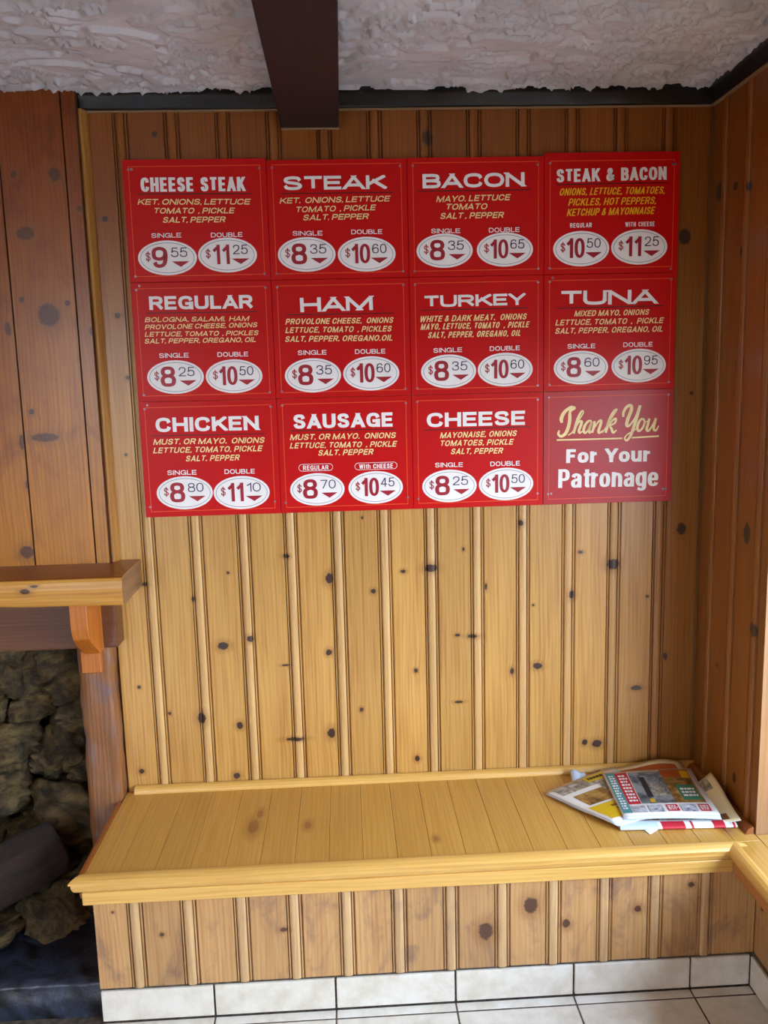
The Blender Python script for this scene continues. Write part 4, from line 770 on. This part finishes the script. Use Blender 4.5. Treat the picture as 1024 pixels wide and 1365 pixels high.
def disc(cx, cz, ax, az, n=56):
    return np.array([(cx+ax*math.cos(2*PI*i/n), cz+az*math.sin(2*PI*i/n)) for i in range(n)]), [tuple(range(n))]
def pill(cx, cz, w, h, t1, n=8):
    pts = []
    for sgn in (1, -1):
        for i in range(n+1):
            a = (-PI/2+PI*i/n) if sgn > 0 else (PI/2+PI*i/n); pts.append((cx+sgn*(w/2-h/2)+h/2*math.cos(a), cz+h/2*math.sin(a), cx+sgn*(w/2-h/2)+(h/2-t1)*math.cos(a), cz+(h/2-t1)*math.sin(a)))
    V = []; F = []; m_ = len(pts)
    for p in pts: V += [p[:2], p[2:]]
    for i in range(m_): j = (i+1) % m_; F.append((2*i, 2*j, 2*j+1, 2*i+1))
    return np.array(V), F
# one screw, shared
bm = bmesh.new(); bmesh.ops.create_cone(bm, cap_ends=True, segments=12, radius1=0.0034, radius2=0.0022, depth=0.0016, matrix=Matrix.Rotation(PI/2, 4, 'X'))
screw_me = bm_mesh('screw', bm, M['screw'], False)
def panel(r, c, label, mat=None):
    cx = (XS[c]+XS[c+1])/2; cz = (ZZ[r]+ZZ[r+1])/2; w = XS[c+1]-XS[c]-0.0008; h = ZZ[r]-ZZ[r+1]-0.0008
    top = {(0, 0): 0.002, (0, 1): -0.003, (0, 2): -0.002, (0, 3): 0.006}.get((r, c), 0)
    me = bm_mesh('menu_board', box_bm(-w/2, w/2, 0, 0.0055, -h/2, h/2+top, 0.0008), mat or M['red'])
    o = obj('menu_board', me, None, (cx, -0.0105, cz)); o['label'] = label; o['category'] = 'menu board'; o['group'] = 'red menu boards'
    o.rotation_euler = (0.0, 0.0, random.uniform(-0.001, 0.001))
    i_ = 0.014; t_ = 0.0018
    W_, H_ = w/2-i_, h/2-i_; L = [rect(-W_, H_-t_, W_, H_), rect(-W_, -H_, W_, -H_+t_), rect(-W_, -H_, -W_+t_, H_), rect(W_-t_, -H_, W_, H_)]
    flat('border_line', L, M['orange'], o, 0.0003)
    sc = [(-W_+0.001, H_-0.004), (W_-0.001, H_-0.004), (-W_+0.002, -H_+0.004), (W_-0.001, -H_+0.003)]
    if r == 0: sc = [(-W_+0.001, H_-0.008), (W_-0.003, H_-0.008), (-W_+0.001, -H_+0.001), (W_-0.001, -H_+0.002)]
    if r == 2: sc = [(-W_+0.001, H_-0.004), (W_-0.001, H_-0.006), (-W_-0.001, -H_+0.014), (W_-0.001, -H_+0.018)]
    if (r, c) == (0, 0): sc.append((-W_+0.009, H_-0.007))
    if (r, c) == (0, 3): sc = [(-W_+0.001, H_-0.006), (W_+0.001, H_-0.012), (W_-0.004, H_-0.012), (-W_+0.001, -H_+0.002), (W_-0.003, -H_-0.005)]
    if (r, c) == (2, 3): sc = [(-W_+0.001, H_-0.002), (W_-0.001, H_-0.002), (-W_-0.001, -H_+0.015), (-W_+0.008, -H_+0.016), (W_-0.010, -H_+0.020), (W_-0.002, -H_+0.020)]
    if (r, c) in ((1, 0), (2, 0), (1, 3)): sc.append((-W_+0.009, H_+0.006))
    for x, z in sc: obj('screw', screw_me, o, (x, -0.0008, z))
    return o
LAB = {(0, 0): 'red menu board headed CHEESE STEAK, top left of the wall sign', (0, 1): 'red menu board headed STEAK, between CHEESE STEAK and BACON', (0, 2): 'red menu board headed BACON with MAYO, LETTUCE lines',
 (0, 3): 'red menu board headed STEAK & BACON with yellow ingredient lines', (1, 0): 'red menu board headed REGULAR listing bologna and salami', (1, 1): 'red menu board headed HAM listing provolone cheese and onions',
 (1, 2): 'red menu board headed TURKEY listing white and dark meat', (1, 3): 'red menu board headed TUNA listing mixed mayo and onions', (2, 0): 'red menu board headed CHICKEN, bottom left of the wall sign',
 (2, 1): 'red menu board headed SAUSAGE with captions in rounded outlines', (2, 2): 'red menu board headed CHEESE listing mayonaise and onions'}
for d in MENU:
    r, c = d['cell']; o = panel(r, c, LAB[(r, c)])
    s, st, x, z, w, cap, a = d['title']; flat('title_lettering', [put(s, st, x, z, w, cap, a)], M['white'], o)
    # rule under the title
    x, z, w, th, a = d['rule']; flat('title_rule', [bar(x, z-0.0005, w, 0.0024, a)], M['rule'], o, 0.0004)
    flat('ingredient_lettering', [put(*q) for q in d['lines']], M['yellow'] if (r, c) == (0, 3) else M['cream'], o)
    for q in d['caps']:
        pr = [put(*q)]
        cp = flat('caption', pr, M['white'], o)
        if (r, c) == (2, 1):
            flat('caption_outline', [pill(q[2]+q[4]/2, q[3]+q[5]/2+0.0003, q[4]+0.024, 0.0195, 0.0011)], M['white'], cp, 0.0006)
    for (cx, cz, ax, az), (dol, cts) in zip(d['ovals'], d['prices']):
        ov = flat('price_oval', [disc(cx, cz, ax, az)], M['white'], o, 0.0008)
        flat('oval_ring', [ring(cx, cz, ax*0.915, az*0.875, 0.0009)], M['ringink'], ov, 0.0012)
        one = len(dol) == 1
        fig = [put('$', 'thin', cx-ax*0.74, cz-az*0.16, ax*0.17, az*0.50)]
        if one: fig.append(put(dol, 'big', cx-ax*0.53, cz-az*0.56, ax*0.54, az*1.20))
        else:
            def digit(ch, x, w_):  # tall narrow figures
                return put(ch, 'big', x, cz-az*0.52, w_, az*1.12, t=.17)
            if dol == '11': fig += [digit('1', cx-ax*0.50, ax*0.25), digit('1', cx-ax*0.18, ax*0.25)]
            else: fig += [digit('1', cx-ax*0.53, ax*0.24), digit('0', cx-ax*0.24, ax*0.36)]
        zb = cz-az*0.13
        fig += [(np.array([(cx+ax*0.14, zb-az*0.08), (cx+ax*0.74, zb-az*0.08), (cx+ax*0.44, zb-az*0.40)]), [(0, 1, 2)])]
        flat('price_figures', fig, M['ink'], ov, 0.0014)
        flat('cents_figures', [put(cts, 'thin', cx+ax*(0.12 if one else 0.19), cz+az*0.04, ax*(0.56 if one else 0.50), az*0.54)], M['ringink'], ov, 0.0014)
o = panel(2, 3, 'dark red menu board with cream script Thank You, bottom right', M['red2'])
WORDS = []
for s_, st_, x, z, w, cap, a in THANKS:
    if ' ' in s_:
        WORDS += [('For', st_, x, z, w*0.365, cap, a), ('Your', st_, x+w*0.454, z+w*0.454*a, w*0.546, cap, a)]
    else: WORDS.append((s_, st_, x, z, w, cap, a))
for q in WORDS: flat('thanks_lettering', [put(*q)], M['white'], o)
for x, z, w, th, a in RULES: flat('script_rule', [bar(x, z, w, 0.0042, a)], M['cream'], o)
def stroke(pts):
    """smooth ribbon through (x, z, half width)"""
    P = [Vector((p[0], p[1], p[2])) for p in pts]; P = [P[0]*2-P[1]] + P + [P[-1]*2-P[-2]]; out = []
    for i in range(1, len(P)-2):
        for k in range(7):
            t = k/7; a, b_, c, d_ = P[i-1], P[i], P[i+1], P[i+2]
            out.append(0.5*((2*b_)+(c-a)*t+(2*a-5*b_+4*c-d_)*t*t+(3*b_-a-3*c+d_)*t**3))
    out.append(P[-2]); V = []; F = []
    for i, p in enumerate(out):
        q = out[min(i+1, len(out)-1)]-out[max(i-1, 0)]; nrm = Vector((-q.y, q.x)).normalized(); hw = max(p.z*1.22, 0.0009)
        V += [(p.x+nrm.x*hw, p.y+nrm.y*hw), (p.x-nrm.x*hw, p.y-nrm.y*hw)]
    for i in range(len(out)-1): F.append((2*i, 2*i+1, 2*i+3, 2*i+2))
    return np.array(V), F
scr = []
for i, s in enumerate(SCRIPT): scr.append(stroke(s))
for i, s in enumerate(scr):
    flat('script_stroke' if False else 'script_lettering', [s], M['cream'], o, 0.0006+0.00003*i)

# ------------------------------------------------------------------ newspapers on the seat
def photo_mat(name, cols, scale):
    t = NT(name); tc = t.new('TexCoord'); n = t.noise(tc.outputs['Object'], scale, 5, 0.65, dist=0.8)
    rp = t.new('ValToRGB'); t.l.new(n, rp.inputs[0]); e = rp.color_ramp.elements
    e[0].position = 0.3; e[0].color = s2l(cols[0]); e[1].position = 0.72; e[1].color = s2l(cols[-1])
    for i, c in enumerate(cols[1:-1]): q = e.new(0.3+0.42*(i+1)/(len(cols)-1)); q.color = s2l(c)
    return t.fin(rp.outputs[0], 0.55)
PM = {k: plain('print_'+k, v, 0.55) for k, v in dict(paper=(226, 222, 214), pageblue=(196, 214, 236), creampaper=(226, 208, 160), teal=(70, 140, 140), red=(190, 34, 48), yellow=(214, 176, 20), orange=(176, 84, 30), dark=(40, 38, 42), gold=(206, 160, 40), white=(236, 236, 232), brown=(120, 74, 40), green=(60, 128, 96)).items()}
PM['photo'] = photo_mat('print_street_photo', [(30, 28, 34), (96, 100, 104), (150, 154, 152), (70, 84, 90)], 26)
PM['warm'] = photo_mat('print_warm_photo', [(60, 40, 24), (150, 110, 50), (196, 160, 90)], 30)
PM['grey'] = photo_mat('print_grey_photo', [(70, 66, 62), (150, 140, 120), (214, 208, 196)], 50)
PM['prod'] = photo_mat('print_product', [(60, 70, 100), (180, 180, 186), (226, 226, 222)], 70)
def paper(label, cor, z0, zf, patches, pages=3, mat='paper', texts=(), pmat='paper'):
    """cor: TL, TR, BR, BL on the seat plane; v runs from the top edge to the bottom edge"""
    cor = [Vector(c) for c in cor]; ctr = sum(cor, Vector((0, 0)))/4; org = Vector((ctr.x, ctr.y, z0))
    def at(u, v, dz=0.0):
        p = (cor[0]*(1-u)+cor[1]*u)*(1-v) + (cor[3]*(1-u)+cor[2]*u)*v
        return (p.x-org.x, p.y-org.y, zf(u, v)+dz)
    def sheet(u0, v0, u1, v1, dz, n=14):
        P = np.array([[at(u0+(u1-u0)*i/n, v0+(v1-v0)*j/n, dz) for j in range(n+1)] for i in range(n+1)]); return P
    def solid(name, P, th, m_):
        n, k, _ = P.shape; Q = P.copy(); Q[:, :, 2] -= th
        bm = bmesh.new(); a = [[bm.verts.new(P[i, j]) for j in range(k)] for i in range(n)]; b_ = [[bm.verts.new(Q[i, j]) for j in range(k)] for i in range(n)]
        for i in range(n-1):
            for j in range(k-1):
                bm.faces.new((a[i][j], a[i+1][j], a[i+1][j+1], a[i][j+1])); bm.faces.new((b_[i][j], b_[i][j+1], b_[i+1][j+1], b_[i+1][j]))
        for i in range(n-1):
            bm.faces.new((a[i][0], b_[i][0], b_[i+1][0], a[i+1][0])); bm.faces.new((a[i][-1], a[i+1][-1], b_[i+1][-1], b_[i][-1]))
        for j in range(k-1):
            bm.faces.new((a[0][j], a[0][j+1], b_[0][j+1], b_[0][j])); bm.faces.new((a[-1][j], b_[-1][j], b_[-1][j+1], a[-1][j+1]))
        return bm_mesh(name, bm, PM[m_], True)
    root = obj('newspaper', solid('newspaper', sheet(0, 0, 1, 1, 0), 0.0008, mat), None, org)
    root['label'] = label; root['category'] = 'newspaper'; root['group'] = 'newspapers on the bench'
    for k in range(pages):
        e = 0.012*(k+1)*random.uniform(0.6, 1.3); j = random.uniform(-0.010, 0.010)
        P = sheet(0.0+j*0.3, 0.0, 1.0+j, 1.0+e, -0.0017*(k+1)); P[:, :, 2] = np.maximum(P[:, :, 2], ZS+0.0010-z0)
        obj('page', solid('page', P, 0.0008, pmat if k % 2 == 0 else 'paper'), root)
    n = 6
    for i, (nm, u0, v0, u1, v1, m_) in enumerate(patches):
        me = grid_mesh(nm, sheet(u0, v0, u1, v1, 0.0005+0.00006*i, 14), PM[m_])
        if me.polygons[0].normal.z < 0: me.flip_normals()
        obj(nm, me, root)
    for nm, u0, v0, u1, v1, m_, rws, tall in texts:   # rows of small unreadable print, as short raised bars of ink
        V = []; F = []
        for r in range(rws):
            u = u0
            while u < u1-0.01:
                w_ = random.uniform(0.012, 0.035) if not tall else random.uniform(0.02, 0.05); w_ = min(w_, u1-u)
                va = v0+(v1-v0)*(r+0.2)/rws; vb = v0+(v1-v0)*(r+0.75)/rws; a = len(V)
                V += [at(u, va, 0.0014), at(u+w_, va, 0.0014), at(u+w_, vb, 0.0014), at(u, vb, 0.0014)]; F.append((a, a+3, a+2, a+1)); u += w_+0.008
        obj(nm, mesh_from(nm, V, F, PM[m_]), root)
    return root
Zs = ZS
# lowest: white sheet whose corner sticks out in front
paper('folded white newspaper at the bottom of the pile, its corner pointing forward', [(-0.36, -0.10), (-0.15, -0.11), (-0.195, -0.318), (-0.258, -0.362)], Zs+0.0025, lambda u, v: 0.0, [('colour_print', 0.55, 0.75, 0.75, 0.93, 'warm')], 0)
paper('crumpled bluish white page poking out behind the left flyer', [(-0.372, -0.040), (-0.335, -0.050), (-0.330, -0.135), (-0.385, -0.12)], Zs+0.006, lambda u, v: 0.016*(1-v)+0.004*math.sin(u*6), [], 0, 'pageblue')
# right hand cream page leaning against the wall moulding
paper('cream page with a dark picture sticking out on the right', [(-0.105, -0.125), (-0.0235, -0.175), (-0.0235, -0.350), (-0.125, -0.315)], Zs+0.006, lambda u, v: (0.060*(1-v)+0.019*v)*max(0, u-0.25)**1.6/0.631+0.003*math.sin(v*6)*u, [('picture', 0.35, 0.02, 0.85, 0.30, 'grey'), ('picture', 0.30, 0.82, 0.8, 0.96, 'brown')], 1, 'creampaper')
# rolled one at the front with red print
def rolled():
    A = Vector((-0.325, -0.322, Zs+0.0068)); Bq = Vector((-0.032, -0.336, Zs+0.0068)); d = Bq-A; n = 24; V = np.zeros((n, 17, 3))
    for i in range(n):
        t = i/(n-1)
        for j in range(17):
            a = 2*PI*(j % 16)/16; V[i, j] = (t*d.length, 0.020*math.cos(a), 0.0062*math.sin(a))
    return V, A, d
V, A, d = rolled()
me = grid_mesh('newspaper', V, PM['white'])
ro = obj('newspaper', me, None, A, (0, 0, math.atan2(d.y, d.x))); ro['label'] = 'rolled newspaper with red and white print along the front of the pile'; ro['category'] = 'newspaper'; ro['group'] = 'newspapers on the bench'
for a0, a1, m_ in ((0.36, 0.56, 'red'), (0.80, 0.90, 'red'), (0.965, 0.985, 'red'), (0.945, 0.955, 'pageblue'), (0.61, 0.63, 'red'), (0.0, 0.33, 'pageblue')):
    P = np.array([[(d.length*(a0+(a1-a0)*i/6), 0.0204*math.cos(q), 0.0066*math.sin(q)) for q in np.linspace(PI*0.45, PI*1.42, 10)] for i in range(7)])
    obj('print_band', grid_mesh('print_band', P, PM[m_]), ro)
paper('brown and cream folded newspaper at the back of the pile against the wall', [(-0.285, -0.040), (-0.050, -0.030), (-0.045, -0.20), (-0.30, -0.20)], Zs+0.016, lambda u, v: 0.001+0.020*math.exp(-((u-0.72)/0.32)**2)*(1-v)**2+0.003*(1-v), [('colour_print', 0.10, 0.12, 0.90, 0.95, 'orange')], 3, 'creampaper')
paper('flyer with yellow panel on the left of the newspaper pile', [(-0.468, -0.140), (-0.245, -0.030), (-0.150, -0.270), (-0.340, -0.326)], Zs+0.0205,
      lambda u, v: 0.003*math.sin(u*3)-0.010*(1-u)*(1-v)+0.001*math.sin(v*9),
      [('picture', 0.06, 0.04, 0.80, 0.22, 'grey'), ('picture', 0.12, 0.30, 0.85, 0.56, 'warm'), ('picture', 0.55, 0.20, 0.98, 0.42, 'grey'), ('yellow_panel', 0.05, 0.60, 0.95, 0.94, 'yellow'), ('price_tag', 0.50, 0.03, 0.80, 0.15, 'yellow'), ('price_tag', 0.56, 0.38, 0.86, 0.52, 'yellow')],
      4, 'paper', [('small_print', 0.30, 0.66, 0.85, 0.82, 'brown', 2, 0), ('price_print', 0.53, 0.05, 0.77, 0.13, 'dark', 1, 1), ('price_print', 0.60, 0.40, 0.82, 0.50, 'dark', 1, 1)], 'pageblue')
paper('topmost flyer of the pile with red banner, street photo and teal box', [(-0.290, -0.078), (-0.038, -0.078), (-0.068, -0.333), (-0.310, -0.314)], Zs+0.0275,
      lambda u, v: 0.0025*math.sin(u*3.0)+0.0015*math.sin(v*7+u*2),
      [('teal_band', 0.015, 0.03, 0.115, 0.95, 'teal'), ('red_banner', 0.115, 0.05, 0.25, 0.76, 'red'), ('street_photo', 0.26, 0.06, 0.62, 0.76, 'photo'), ('warm_photo', 0.62, 0.03, 0.94, 0.76, 'warm'), ('brown_corner', 0.62, 0.03, 0.94, 0.20, 'orange'),
       ('teal_box', 0.72, 0.36, 0.92, 0.70, 'green'), ('gold_seal', 0.84, 0.06, 0.93, 0.21, 'yellow'), ('dark_figure', 0.36, 0.18, 0.42, 0.62, 'dark'), ('white_vehicle', 0.44, 0.34, 0.58, 0.60, 'grey'),
       ('coupon', 0.13, 0.80, 0.27, 0.95, 'prod'), ('coupon', 0.30, 0.80, 0.45, 0.95, 'prod'), ('red_coupon', 0.49, 0.80, 0.61, 0.94, 'red'), ('coupon', 0.64, 0.80, 0.80, 0.95, 'prod'), ('red_coupon', 0.83, 0.80, 0.94, 0.94, 'red'), ('price_spot', 0.36, 0.66, 0.41, 0.74, 'yellow')],
      3, 'paper', [('banner_print', 0.14, 0.10, 0.23, 0.72, 'white', 9, 0), ('band_print', 0.035, 0.10, 0.095, 0.88, 'white', 14, 0), ('box_print', 0.745, 0.42, 0.90, 0.64, 'white', 3, 1), ('coupon_print', 0.50, 0.82, 0.60, 0.92, 'white', 3, 0), ('coupon_print', 0.84, 0.82, 0.93, 0.92, 'white', 3, 0)], 'pageblue')
